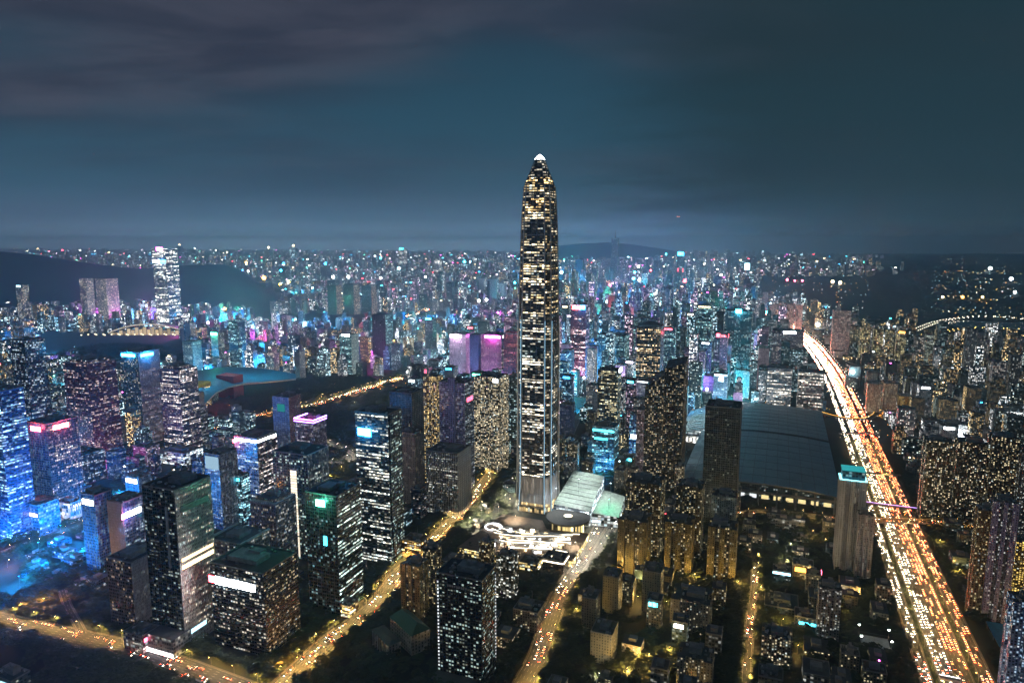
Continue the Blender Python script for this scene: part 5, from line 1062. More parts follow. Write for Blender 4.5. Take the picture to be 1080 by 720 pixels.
# ---------------------------------------------------------------- flyovers and footbridges over the highway
def bridge(name, label, cat, line, w, z, mat='asphalt', rail=1.0, pillars=True, light=None, cmat='conc'):
    pts = smooth_line(line, 6); c = pts[len(pts) // 2]; loc = (*c, 0); root = empty(name, loc, label, cat)
    n = len(pts); A, B = offset_line(pts, -w / 2), offset_line(pts, w / 2); V = []; F = []; I = []
    for o, zz in ((A, z), (B, z), (B, z - 1.6), (A, z - 1.6)): V += [(p[0] - c[0], p[1] - c[1], zz) for p in o]
    for i in range(n - 1):
        for r_ in range(4): F.append((r_ * n + i, ((r_ + 1) % 4) * n + i, ((r_ + 1) % 4) * n + i + 1, r_ * n + i + 1)); I.append(0 if r_ == 0 else 1)
    F += [(0, 3 * n, 2 * n, n), (n - 1, 2 * n - 1, 3 * n - 1, 4 * n - 1)]; I += [1, 1]
    simple('deck', V, F, None, root, mats=[mat, cmat], idx=I)
    for o in (A, B):
        m = MB()
        for a, b in zip(o, o[1:]):
            L = hypot(b[0] - a[0], b[1] - a[1]); m.box(((a[0] + b[0]) / 2, (a[1] + b[1]) / 2, z), (.35, L, rail), atan2(b[0] - a[0], b[1] - a[1]), 'conc')
        m.build('side_rail', root, loc)
    if light:
        m = MB(); m.tube([(*p, z + rail + .3) for p in A], .3, 'glow', 4, col=light[0], st=light[1]); m.build('light_line', root, loc)
    if pillars:
        for x, y, h in walk(pts, 34, 12):
            a, s = AS(x, y)
            if any(abs(s - q) < 6 for q in (166, 187, 204, 226)): continue
            m = MB(); m.box((x, y, 0), (w * .35, 2, z - 1.6), h, 'conc'); m.build('pillar', root, loc)
    return pts
BR2 = bridge('flyover', 'wide orange lit flyover crossing the highway in the lower right', 'flyover', [W(1180, 95), W(1198, 150), W(1214, 190), W(1232, 253), W(1226, 312), W(1196, 360), W(1150, 420)], 17, 9)
BR1 = bridge('flyover', 'small orange lit bridge crossing the highway beyond the exhibition hall', 'flyover', [W(1985, 95), W(1930, 140), W(1912, 180), W(1920, 220), W(1975, 250), W(2030, 262)], 12, 8.5, light=((1, .5, .08), 3))
bridge('footbridge', 'thin dark footbridge nearest the exhibition hall far corner', 'footbridge', [W(1760, 150), W(1775, 195), W(1790, 240)], 4, 6.5)
bridge('footbridge', 'thin dark footbridge just above the teal crowned tower', 'footbridge', [W(1462, 145), W(1470, 190), W(1478, 240)], 4, 6.5)
bridge('footbridge', 'footbridge outlined in violet light just behind the wide flyover', 'footbridge', [W(1290, 148), W(1290, 190), W(1290, 240)], 4.5, 7, light=((.6, .35, 1), 3))
bridge('gantry_bridge', 'short white lit gantry over the white car lanes near the bottom', 'gantry', [W(778, 178), W(778, 197)], 5, 7, light=((1, 1, 1), 4), pillars=True)
# ---------------------------------------------------------------- low odd buildings
def hipped(root, loc, c, rot, w, d, h, rh, roofmat, wall_sty='blank', seed=.2):
    m = MB(); P = rect(*c, w, d, rot); m.prism(P, 0, h, wall_sty, seed, top=False); m.build('wall', root, loc)
    Q = rect(*c, w + 1.6, d + 1.6, rot); e = (sin(rot), cos(rot)); R = [(c[0] - e[0] * d * .36, c[1] - e[1] * d * .36, h + rh), (c[0] + e[0] * d * .36, c[1] + e[1] * d * .36, h + rh)]
    V = [(p[0] - loc[0], p[1] - loc[1], h) for p in Q] + [(r[0] - loc[0], r[1] - loc[1], r[2]) for r in R]
    simple('roof', V, [(0, 1, 4), (1, 2, 5, 4), (2, 3, 5), (3, 0, 4, 5), (3, 2, 1, 0)], roofmat, root)
MT['greenroof'] = plain('green_roof_tiles', (.02, .10, .07), .6, scale=1.2); MT['brownroof'] = plain('brown_roof', (.10, .085, .05), .7, scale=.8)
c = W(640, -385); loc = (*c, 0); OCC.append((*c, 36))
ch = empty('gabled_hall', loc, 'pale hall with dark green and brown roofs left of the black dotted tower', 'hall')
hipped(ch, loc, W(640, -378), radians(-38), 24, 50, 24, 9, 'greenroof'); hipped(ch, loc, W(618, -396), radians(-38), 15, 40, 17, 2, 'brownroof')
m = MB()
for i in range(7): q = (W(618, -396)[0] - 8.2 * cos(radians(-38)) + (i - 3) * 5.6 * sin(radians(-38)), W(618, -396)[1] + 8.2 * sin(radians(-38)) + (i - 3) * 5.6 * cos(radians(-38))); m.box((*q, 0), (1.2, 1.2, 16.5), radians(-38), 'pale')
m.build('buttresses', ch, loc)
c = W(836, 124); loc = (*c, 0); OCC.append((*c, 24))
ct = empty('lit_court', loc, 'small sports court glowing white under floodlights left of the highway', 'sports court')
MT['court'] = plain('pale_court_floor', (.62, .66, .62), .6)
simple('court_floor', [(p[0] - c[0], p[1] - c[1], .3) for p in rect(*c, 30, 24)], [(0, 1, 2, 3)], 'court', ct)
m = MB()
for p in rect(*c, 31, 25): m.tube([(*p, 0), (*p, 11)], .25, 'metal', 5); m.box((*p, 11), (2, .6, 1.0), TH, 'glow', col=(.95, 1, .97), st=30)
m.build('floodlights', ct, loc)
m = MB()
for a, b in zip(rect(*c, 31, 25), rect(*c, 31, 25)[1:] + rect(*c, 31, 25)[:1]): m.tube([(*a, 3.5), (*b, 3.5)], .12, 'metal', 4)
m.build('fence_rail', ct, loc)
c = W(892, 263); loc = (*c, 0); OCC.append((*c, 34))
bl = empty('blue_canopy', loc, 'flat blue roofed canopy below the lavender faced apartment tower', 'canopy')
simple('canopy_roof', [(p[0] - c[0], p[1] - c[1], z) for z in (7, 8) for p in rect(*c, 22, 56)], [(0, 3, 2, 1), (4, 5, 6, 7), (0, 1, 5, 4), (1, 2, 6, 5), (2, 3, 7, 6), (3, 0, 4, 7)], 'blueroof', bl)
for p in rect(*c, 19, 52) + rect(*c, 19, 1): m = MB(); m.tube([(*p, 0), (*p, 7)], .35, 'metal', 6); m.build('post', bl, loc)
c = (147, 613, 481); dr = empty('drone', c, 'tiny drone with a red lamp hovering above the hazy skyline', 'drone')  # made-up flyer that carries a lone red spot of light
m = MB(); m.box((c[0], c[1], c[2]), (.5, .7, .25), 0, 'metal')
for i, j in ((1, 1), (1, -1), (-1, 1), (-1, -1)): m.tube([(c[0], c[1], c[2] + .1), (c[0] + i * .6, c[1] + j * .6, c[2] + .15)], .06, 'metal', 4)
m.build('airframe', dr, c)
for i in (-1, 1): m = MB(); m.box((c[0] + i * .7, c[1], c[2] - .25), (1.1, .3, .5), 0, 'farglow', col=(1, .35, .22), st=1.6); m.build('red_spot', dr, c)

# ---------------------------------------------------------------- the rest of the city, block by block
PLAZA = [[W(840, -440), W(840, -205), W(1180, -205), W(1180, -440)]]
rng = random.Random(4)
def free(x, y, r):
    for ox, oy, orr in OCC:
        if abs(ox - x) < orr + r and abs(oy - y) < orr + r and hypot(ox - x, oy - y) < orr + r: return False
    return True
def blocked_zone(x, y):
    return any(inside((x, y), ZONES[z]) for z in ('park_strip', 'park_hill', 'open_park', 'wetland', 'wetland_near', 'left_ridge', 'dark_field')) or any(inside((x, y), p) for p in PLAZA)
FILL = []
def infrustum(x, y, m=1.10): return abs(x) < y * .75 * m + 60 and y > 540
def fill_pass(a0, a1, cell, jitter):
    a = a0
    while a < a1:
        smax = a * 1.9 + 300; s = -smax
        while s < smax:
            ca, cs = a + rng.uniform(-jitter, jitter) * cell, s + rng.uniform(-jitter, jitter) * cell
            x, y = W(ca, cs); s += cell
            if not infrustum(x, y): continue
            D = hypot(x, y)
            if blocked_zone(x, y): continue
            roll = rng.random()
            if D < 1650:
                if roll < (.30 if cs > -480 else .22): continue
                w, d_, h = rng.uniform(14, 26), rng.uniform(14, 30), rng.uniform(7, 22)
                if cs < -500 and rng.random() < .4: h = rng.uniform(25, 60)
                if cs < -800 and ca < 720: h = rng.uniform(6, 12)
                if cs > 240: h = rng.uniform(12, 30)
                if -420 < cs < 0 and 1180 < ca: h = rng.uniform(20, 60)
                sty = rng.choice(('lowapt', 'lowapt', 'lowteal', 'lowwarm', 'greylow', 'fillolive')) if cs > -500 else rng.choice(('bluelow', 'bluemid', 'bluedark', 'navy', 'greylow', 'purplelow'))
            elif D < 4600:
                if roll < .18: continue
                w, d_ = rng.uniform(18, 40), rng.uniform(16, 32)
                if -1000 < cs < 130: h = rng.choice((rng.uniform(35, 75), rng.uniform(70, 130), rng.uniform(110, 205) if D > 2100 else 80))
                elif cs >= 130: h = rng.choice((rng.uniform(12, 30), rng.uniform(30, 60), rng.uniform(50, 100)))
                else: h = rng.choice((rng.uniform(20, 60), rng.uniform(50, 100)))
                if cs > 130: sty = rng.choice(('fillolive', 'fillwarm', 'fillpale', 'fillwhite', 'fillwarm', 'filldark'))
                elif cs < -1300: sty = rng.choice(('fillwhite', 'fillwarm', 'fillcool', 'filldark', 'fillpale', 'fillblue'))
                else: sty = rng.choice(('fillcool', 'fillwhite', 'fillcool', 'fillpink', 'filldark', 'fillpale', 'fillblue', 'tealwin'))
            else:
                if cs > 450 + (a - 4600) * .1 + rng.uniform(-200, 700) * rng.random(): continue
                if roll < .22: continue
                w, d_ = rng.uniform(28, 60) * (cell / 95) ** .5, rng.uniform(25, 50) * (cell / 95) ** .5
                u = rng.random(); h = 35 + 75 * u + (rng.uniform(0, 130) if -2600 < cs < -200 and rng.random() < .3 else 0)
                if a > 9000: h += rng.uniform(0, 60)
                sty = rng.choice(('fillwhite', 'fillcool', 'fillwhite', 'fillpink', 'fillpale', 'fillwarm', 'filldark'))
            if 1900 < a < 4300 and 60 < cs - np.interp(ca, [2400, 2900, 3500, 4200], [0, -20, -70, -190]) < 290: h = min(h, rng.uniform(14, 34))
            if D < 1100 and -200 < cs < 150 and rng.random() < .22: h = rng.uniform(22, 40); w, d_ = 17, 19
            r = max(w, d_) * .6
            if not free(x, y, r) or not off_road(x, y, min(r, 18)): continue
            FILL.append((h * w / (D * D), x, y, w, d_, h, sty, D)); 
        a += cell
fill_pass(600, 1650, 36, .3); fill_pass(1650, 4600, 56, .28); fill_pass(4650, 8200, 88, .3); fill_pass(8200, 14500, 150, .35); fill_pass(14500, 24000, 300, .35)
FILL.sort(reverse=True)
N_IND = 150
SIGNW = ['white', 'white', 'iceblue', 'cyan', 'blue', 'warmwhite', 'pinkwhite', 'red', 'magenta', 'green', 'warm']
def win_scale(D, sty): return max(1.0, D / 720 * 1.35 / ST[sty][2])
DESC = {'lowapt': 'tan low apartment block', 'lowteal': 'teal grey low block', 'lowwarm': 'warm windowed low block', 'greylow': 'grey low block', 'fillolive': 'olive block of scattered windows', 'bluelow': 'blue lit low block', 'bluemid': 'blue glass block',
        'bluedark': 'dark blue block', 'navy': 'navy block', 'purplelow': 'purple tinted block', 'fillcool': 'cool windowed block', 'fillwhite': 'white windowed block', 'fillwarm': 'warm windowed block', 'fillpale': 'pale walled block', 'filldark': 'dark teal block',
        'fillpink': 'pinkish block', 'fillblue': 'blue tinted block', 'tealwin': 'teal windowed block'}
SIGND = {'white': 'white', 'iceblue': 'ice blue', 'cyan': 'cyan', 'blue': 'blue', 'warmwhite': 'cream', 'pinkwhite': 'pink', 'red': 'red', 'magenta': 'magenta', 'green': 'green', 'warm': 'amber'}
labels = {}; pend = []
def bearing(x, y): return x / y
for i, (_, x, y, w, d_, h, sty, D) in enumerate(FILL[:N_IND]):
    rnd = random.Random(i); loc = (x, y, 0); seed = rnd.random(); OCC.append((x, y, max(w, d_) * .6))
    cat = 'apartment block' if sty in ('lowapt', 'lowwarm', 'fillolive', 'fillwarm', 'fillpale', 'fillwhite') else 'office block'
    root = empty(cat.replace(' ', '_'), loc, None, cat)
    k = win_scale(D, sty); m = MB(); m.prism(rect(x, y, w, d_), 0, h, sty, seed, k, roofwall=tuple(min(.16, c * .5 + .04) for c in ST[sty][0])); m.build('building_body', root, loc)
    m = MB(); m.box((x, y, h), (w * .45, d_ * .4, 4), TH, 'conc')
    for _ in range(3): p = (rnd.uniform(-.4, .4) * w, rnd.uniform(-.4, .4) * d_); m.box((x + SX[0] * p[0] + AX[0] * p[1], y + SX[1] * p[0] + AX[1] * p[1], h), (2.2, 2.6, 1.8), TH, 'metal')
    m.build('rooftop_plant', root, loc); parapet(root, loc, x, y, w, d_, h, 1.2)
    sg = None
    if h > 30 and rnd.random() < .32:
        sg = rnd.choice(SIGNW if D > 1650 else SIGNW[:6]); sign_panel(root, loc, x, y, w, d_, h, ('F', .15, .8, 2, 5, sg, 14))
    hd = 'tall ' if h > 75 else ('squat ' if h < 13 else ('mid height ' if h > 35 else 'small '))
    n = min((q for q in NAMED if q[2].split()[0] not in ('left', 'right', 'second', 'front', 'back', 'lower')), key=lambda q: (q[0] - x) ** 2 + (q[1] - y) ** 2); dx = bearing(x, y) - bearing(n[0], n[1]); dd = D - hypot(n[0], n[1])
    rel = 'behind' if dd > 25 and abs(dx) < .045 else ('in front of' if dd < -25 and abs(dx) < .045 else ('right of' if dx > 0 else 'left of'))
    nl = n[2].split(',')[0].replace('the ', '', 1) if n[2].startswith('the ') else n[2].split(',')[0]
    for cut in (' with ', ' behind ', ' beside ', ' left of ', ' right of ', ' in front ', ' at ', ' below ', ' above ', ' under ', ' peeping ', ' between ', ' crowned ', ' topped ', ' cut by ', ' and ', ' of ', ' standing ', ' tucked ', ' near ', ' before ', ' before', ' pressed ', ' attached ', ' partly ', ' rising ', ' facing ', ' rising'):
        if cut in nl and len(nl.split(cut)[0].split()) >= 3: nl = nl.split(cut)[0]
    nl = ' '.join(nl.split()[:5])
    lab = hd + DESC[sty] + ((' with %s %s roof sign' % ('an' if SIGND[sg][0] in 'ai' else 'a', SIGND[sg])) if sg else '') + ' ' + rel + ' the ' + nl
    pend.append((root, lab, bearing(x, y)))
from collections import defaultdict
by = defaultdict(list)
for p_ in pend: by[p_[1]].append(p_)
ORD = ['leftmost', 'second from left', 'third from left', 'fourth from left', 'fifth from left', 'sixth from left', 'seventh from left', 'eighth from left', 'ninth from left', 'tenth from left']
for lab, L_ in by.items():
    L_.sort(key=lambda q: q[2])
    for j, q in enumerate(L_):
        t_ = lab if len(L_) == 1 else (ORD[j] if j < len(L_) - 1 else 'rightmost') + ' ' + lab
        ws = t_.split()
        for cut in ('height', 'lit', 'windowed', 'the', 'roof', 'mid', 'tall', 'a', 'an'):
            if len(ws) > 16 and cut in ws[1:]: ws.pop(ws.index(cut, 1))
        q[0]['label'] = ' '.join(ws)
def ball(m, x, y, z, r, mat, col, st):
    for j in range(4):
        for i in range(8):
            def q(i, j): t = 2 * pi * i / 8; p = (j / 4 - .5) * pi; return (x + r * cos(t) * cos(p), y + r * sin(t) * cos(p), z + r * sin(p))
            m.face([q(i, j), q(i + 1, j), q(i + 1, j + 1), q(i, j + 1)], None, mat, col=col, st=st)
# everything farther off is one mass
m = MB(); lampm = MB()
for i, (_, x, y, w, d_, h, sty, D) in enumerate(FILL[N_IND:]):
    seed = rng.random(); k = win_scale(D, sty)
    if rng.random() < .35 and h > 40: m.prism(rect(x, y, w, d_), 0, h * .8, sty, seed, k); m.prism(rect(x, y, w * .6, d_ * .8), h * .8, h, sty, seed, k)
    else: m.prism(rect(x, y, w, d_), 0, h, sty, seed, k)
    if h < 90 or D < 5000: m.box((x, y, h), (w * .4, d_ * .4, 4), TH, 'conc')
    if rng.random() < .085:
        c = rng.choice(SIGNW); z = h - 5; r = D / 720 * .62
        m.box((x - AX[0] * d_ * .5, y - AX[1] * d_ * .5, h - r), (min(w * .9, r * rng.uniform(1.4, 3)), 2, r), TH, 'farglow', col=COLS[c], st=rng.uniform(6, 18))
for x, y, z, r, c in BEACONS:
    D = hypot(x, y); m.prism(rect(x, y, r * 3, r * 2.5), 0, max(8, z - r), 'filldark' if D < 9000 else 'fillcool', rng.random(), max(1, D / 2200))
    ball(m, x, y, max(8, z), r * .48, 'farglow', COLS[c], 22)
tag(m.build('distant_buildings'), 'hazy mass of countless distant lit buildings filling the plain to the skyline', 'distant city', kind='stuff')

# ---------------------------------------------------------------- street lamps
m = MB()
def lamp_dot(x, y, D, col, st, h=9): r = D / 720 * .24; lampm.box((x, y, h), (r, r, r * 1.1), 0, 'farglow', col=COLS[col], st=st * 3)
LAMPS = 0
def make_lamp_meshes():
    out = {}
    for kind in ('bulb_y', 'bulb_w', 'bulb_o'):
        pv = MB(); pv.tube([(0, 0, 0), (0, 0, 6), (0, 0, 11)], .16, 'metal', 6, taper=.6); pv.tube([(0, 0, 10.8), (.7, 0, 11.6), (2.3, 0, 11.9)], .09, 'metal', 5); pv.box((0, 0, 0), (.5, .5, .8), 0, 'conc')
        p = pv.build('pole'); hv = MB(); hv.box((2.4, 0, 11.75), (1.3, .45, .28), 0, 'metal'); hd_ = hv.build('lamp_housing')
        bo = simple('lamp_lens', [(1.85, -.2, 11.72), (2.95, -.2, 11.72), (2.95, .2, 11.72), (1.85, .2, 11.72), (1.95, -.15, 11.55), (2.85, -.15, 11.55), (2.85, .15, 11.55), (1.95, .15, 11.55)], [(4, 7, 6, 5), (0, 1, 5, 4), (1, 2, 6, 5), (2, 3, 7, 6), (3, 0, 4, 7)][::1], kind)
        out[kind] = (p.data, hd_.data, bo.data)
        for o in (p, hd_, bo): bpy.data.objects.remove(o)
    return out
LM = make_lamp_meshes(); LCOL = {'bulb_y': (1, .62, .17), 'bulb_w': (1, .88, .68), 'bulb_o': (1, .40, .07)}
LDATA = {}
def lamp_light(kind, power, open_globe=False):
    k = (kind, power, open_globe)
    if k not in LDATA:
        l = bpy.data.lights.new('street_light', 'POINT' if open_globe else 'SPOT')
        if not open_globe: l.spot_size = radians(152); l.spot_blend = .5
        l.color = LCOL[kind]; l.energy = power; l.shadow_soft_size = .5; LDATA[k] = l
    return LDATA[k]
def street_lamp(x, y, rot, kind, power, label, group, z=0.0, globe=False):
    global LAMPS
    LAMPS += 1
    r = empty('street_lamp', (x, y, z), label, 'street lamp', group); r.rotation_euler = (0, 0, rot)
    for nm, me in zip(('pole', 'lamp_housing', 'lamp_lens'), LM[kind]):
        o = bpy.data.objects.new(nm, me); COL.objects.link(o); o.parent = r
    o = bpy.data.objects.new('street_light', lamp_light(kind, power, globe)); COL.objects.link(o); o.parent = r; o.location = (2.4, 0, 11.0)
def line_lamps(pts, off, step, kind, power, label, group, start=0, face=1, amin=0, amax=1e9):
    for x, y, h in walk(offset_line(pts, off), step, start):
        D = hypot(x, y)
        if not (amin < D < amax) or not infrustum(x, y, 1.02): continue
        street_lamp(x, y, -h + (pi if face < 0 else 0), kind, power, label, group)
line_lamps(HIGH, 176, 42, 'bulb_y', 60231, 'tall street lamp on the left planted strip of the highway', 'lamps on the highway left strip', 0, 1, 500, 1750)
line_lamps(HIGH, 216, 42, 'bulb_y', 48416, 'tall street lamp on the right planted strip of the highway', 'lamps on the highway right strip', 12, -1, 500, 1750)
line_lamps(RL['central_road_near'], 13, 34, 'bulb_y', 87750, 'street lamp along the tree lined central road', 'lamps along the central road', 0, -1)
line_lamps(RL['plaza_avenue_west'], 0, 30, 'bulb_w', 144000, 'white street lamp on the avenue right of the terraced mall', 'lamps along the bright avenue', 0, -1)
line_lamps(RL['plaza_avenue_east'], 8, 30, 'bulb_w', 70400, 'white street lamp on the far side of the bright avenue', 'lamps across the bright avenue', 0, -1)
line_lamps(RL['slanted_road'], 14, 32, 'bulb_y', 106080, 'street lamp along the slanted road left of the plaza', 'lamps along the slanted road', 0, -1)
line_lamps(RL['slanted_road'], -14, 32, 'bulb_y', 106080, 'street lamp along the slanted road left of the plaza', 'lamps along the slanted road', 16, 1)
line_lamps(RL['lower_expressway'], -16, 34, 'bulb_y', 53460, 'street lamp along the expressway in the lower left', 'lamps along the lower expressway', 0, 1)
line_lamps(RL['orange_street'], 9, 26, 'bulb_o', 91520, 'orange street lamp along the short orange street', 'lamps along the orange street', 0, -1)
line_lamps(RL['boulevard'], 18, 76, 'bulb_o', 336600, 'orange street lamp along the boulevard edging the dark park', 'lamps along the boulevard', 0, -1)
line_lamps(RL['boulevard'], -18, 76, 'bulb_y', 336600, 'yellow street lamp along the park side of the boulevard', 'lamps along the boulevard park side', 20, 1)
line_lamps(RL['narrow_lane'], 5.5, 30, 'bulb_y', 29700, 'street lamp along the narrow lane between the low blocks', 'lamps along the narrow lane', 0, -1)
line_lamps(RL['hall_street'], 11, 30, 'bulb_y', 30800, 'street lamp along the street before the exhibition hall', 'lamps before the exhibition hall', 0, -1)
line_lamps(RL['park_loop'], 6, 34, 'bulb_w', 79200, 'lamp along the looping park drive', 'lamps along the park drive', 0, -1)
for x, y, h in walk(BR2, 26, 10): street_lamp(x, y, -h, 'bulb_o', 19800, 'orange street lamp standing on the wide flyover', 'lamps on the wide flyover', 9)
for i, (a, s, k_, p_) in enumerate(((518, -867, 'bulb_o', 180000), (536, -851, 'bulb_o', 120000), (591, -1004, 'bulb_o', 22000), (552, -470, 'bulb_o', 40000), (566, -462, 'bulb_o', 45000), (540, -485, 'bulb_o', 40000), (600, -760, 'bulb_y', 30000), (625, -775, 'bulb_y', 30000), (655, -790, 'bulb_y', 30000), (1262, 300, 'bulb_o', 26000), (1099, 262, 'bulb_y', 30000), (1150, 245, 'bulb_y', 16000), (1050, 250, 'bulb_y', 16000))):
    street_lamp(*W(a, s), .4, k_, p_ * 1.1, 'lamp standing among glowing yellow trees beside a road', 'lamps among the glowing trees', globe=True)
for i, (a, s, p_) in enumerate(((880, -190, 12000), (900, -140, 12000), (905, -85, 12000), (870, -150, 9000), (820, -150, 10000), (760, -215, 7000), (905, -30, 12000), (700, -110, 8000), (680, -100, 9000), (665, -130, 9000), (720, -95, 7000), (840, -190, 12000), (862, -170, 12000),
                     (650, -300, 6000), (700, -345, 6000), (760, -360, 8000), (820, -350, 8000), (820, -110, 7000), (780, 40, 6000), (730, 60, 6000), (850, 60, 8000), (900, 0, 6000), (960, 60, 7000), (1000, 30, 7000), (860, 300, 6000), (900, 330, 8000), (930, 305, 9000), (820, 300, 6000))):
    if off_road(*W(a, s), 1): street_lamp(*W(a, s), i * 1.3, 'bulb_y', p_ * 2.6, 'courtyard lamp glowing yellow between the apartment blocks', 'courtyard lamps between the blocks', globe=True)
def flood(a, s, col, power, label, group, hgt=16):  # unseen mast and lamp, added to put light on its surroundings
    x, y = W(a, s); r = empty('unseen_flood_mast', (x, y, 0), label, 'floodlight', group); m = MB(); m.tube([(x, y, 0), (x, y, hgt)], .2, 'metal', 6, taper=.6); m.build('pole', r, (x, y, 0))
    m = MB(); m.box((x, y, hgt), (1.6, .7, .5), 0, 'metal'); m.box((x, y, hgt - .25), (1.4, .6, .25), 0, 'farglow', col=COLS[col], st=20); m.build('lamp_head', r, (x, y, 0))
    down = 'mall' in group or 'civic' in group; l = bpy.data.lights.new('flood_light', 'SPOT' if down else 'POINT')
    if down: l.spot_size = radians(150); l.spot_blend = .6
    l.color = COLS[col]; l.energy = power; l.shadow_soft_size = 1; o = bpy.data.objects.new('flood_light', l); COL.objects.link(o); o.parent = r; o.location = (0, 0, hgt - 1)
for a, s in ((695, -1040), (640, -1010), (700, -985), (600, -950), (745, -1020), (800, -1030), (560, -1010), (650, -930), (720, -905), (620, -1080), (840, -1090), (560, -930)): flood(a, s, 'deepblue', 360000, 'mast bathing the blocks of the left edge in blue light', 'blue floodlights at the left edge')  # masts added to stand in for the blue glare over this quarter
for a, s in ((905, -1290), (925, -1250), (880, -1240)): flood(a, s, 'magenta', 120000, 'mast throwing magenta light over the plum coloured tower', 'magenta floodlights by the plum tower')  # added masts that tint the plum tower and its neighbours
for a, s, p in ((1805, -880, 2e5), (1900, -780, 3e5), (2110, -610, 3e5), (1850, -830, 2e5)): flood(a, s, 'lilac', p, 'mast throwing violet light over the pink ribbed towers', 'violet floodlights by the pink towers')  # unseen masts added to spread violet over the pink towers
for a, s, p in ((1285, -262, 9e4), (1260, -300, 9e4), (1290, -340, 9e4), (1330, -380, 6e4)): flood(a, s, 'blue', p, 'mast bathing the blocks right of the supertall tower in blue light', 'blue floodlights right of the supertall tower')  # added for the blue cast on these blocks, no real masts here
for a, s, p in ((2380, -190, 3e5), (2360, -100, 3e5), (2270, -500, 3e5), (1900, -140, 1.5e5), (2700, -300, 4e5), (1700, -330, 1.5e5)): flood(a, s, 'cyan', p, 'mast throwing cyan light between the towers behind the exhibition hall', 'cyan floodlights behind the hall')  # added masts that colour the gaps between these towers cyan
for a, s, p in ((1020, -322, 1e5), (1075, -300, 1e5), (1075, -245, 8e4), (1130, -300, 7e4)): flood(a, s, 'white', p, 'tall mast lighting the white mall roof', 'mall roof floodlights', 62)
flood(1060, -244, 'green', 2.2e4, 'mast washing the mall side wing in green light', 'mall wing floodlight', 40)
for a, s, p in ((985, -440, 7e4), (1020, -455, 8e4), (1065, -430, 6e4), (1100, -440, 7e4), (1150, -450, 7e4), (1190, -440, 6e4), (1230, -450, 6e4), (950, -445, 6e4), (905, -300, 4e4), (885, -350, 4e4), (930, -290, 4e4), (985, -380, 5e4), (1010, -420, 6e4), (1050, -415, 6e4), (870, -280, 4e4), (925, -262, 4e4)): flood(a, s, 'warmwhite', p * 3.6, 'bright plaza mast beside the terraced mall', 'plaza masts by the terraced mall', 20)
for a, s in ((1415, -1473), (1557, -1544), (1628, -1525), (1657, -1452)): flood(a, s, 'iceblue', 0.9e5, 'tall mast lighting the blue wing roof of the civic building', 'civic roof floodlights', 110)  # masts added over the roof only to brighten its blue
for a, s, p in ((2004, 322, 2.4e5), (2002, 300, 1.2e5), (2060, 365, 8e4), (2018, 268, 1e5), (1898, 12, 1.5e5), (1925, 92, 1.2e5)): flood(a, s, 'orange', p, 'orange floodlight at the foot of a slab near the small orange bridge', 'orange floodlights near the small bridge', 14)
for a, s, p in ((1808, 370, 1.6e5), (1808, 410, 1.6e5), (2075, 540, 1.5e5), (2075, 590, 1.5e5)): flood(a, s, 'white', p, 'white floodlight before a long low building right of the highway', 'white floodlights right of the highway', 18)
fr = random.Random(17); nfl = 0
CITYC = {'cyan': 5, 'blue': 5, 'iceblue': 4, 'violet': 3, 'magenta': 3, 'white': 3, 'green': 1, 'red': 1}
CNAME = {'iceblue': 'ice blue'}
while nfl < 120:  # coloured masts added at random spots, standing in for city glow
    D = 1700 * (4.2 ** fr.random()); b_ = fr.uniform(-.72, .36); q_ = hypot(1, b_); x, y = D * b_ / q_, D / q_; a, s = AS(x, y)
    if blocked_zone(x, y) or not off_road(x, y, 4) or (s > 130): continue
    ck = fr.choices(list(CITYC), list(CITYC.values()))[0]
    if ck == 'red' and s > -700: ck = 'iceblue'
    if s > -200 and ck in ('magenta', 'violet') and fr.random() < .6: ck = 'cyan'
    flood(a, s, ck, 6e5 * (D / 2000) ** 2 * fr.uniform(.6, 1.5), 'mast spilling %s light between the distant towers' % CNAME.get(ck, ck), '%s floodlights between the distant towers' % CNAME.get(ck, ck), fr.uniform(30, 55)); nfl += 1
yr = random.Random(31); ny = 0
while ny < 22:
    a, s = yr.uniform(640, 1120), yr.uniform(-190, 140); x, y = W(a, s)
    if not infrustum(x, y, 1) or not free(x, y, 1) or not off_road(x, y, 2): continue
    street_lamp(x, y, yr.random() * 6, yr.choice(('bulb_y', 'bulb_y', 'bulb_w')), yr.uniform(10000, 30000), 'courtyard lamp glowing yellow between the apartment blocks', 'courtyard lamps between the blocks', globe=True); ny += 1
pr = random.Random(77); np_ = 0
while np_ < 14:                                              # path lamps in the dark park strip
    x, y = pr.uniform(-900, -180), pr.uniform(1250, 2100)
    if not (inside((x, y), ZONES['open_park']) or inside((x, y), ZONES['park_strip'])) or not off_road(x, y, 4) or not free(x, y, 2): continue
    street_lamp(x, y, pr.random() * 6, pr.choice(('bulb_y', 'bulb_w')), pr.uniform(15000, 45000), 'path lamp glowing among the dark trees of the park strip', 'path lamps in the dark park', globe=True); np_ += 1
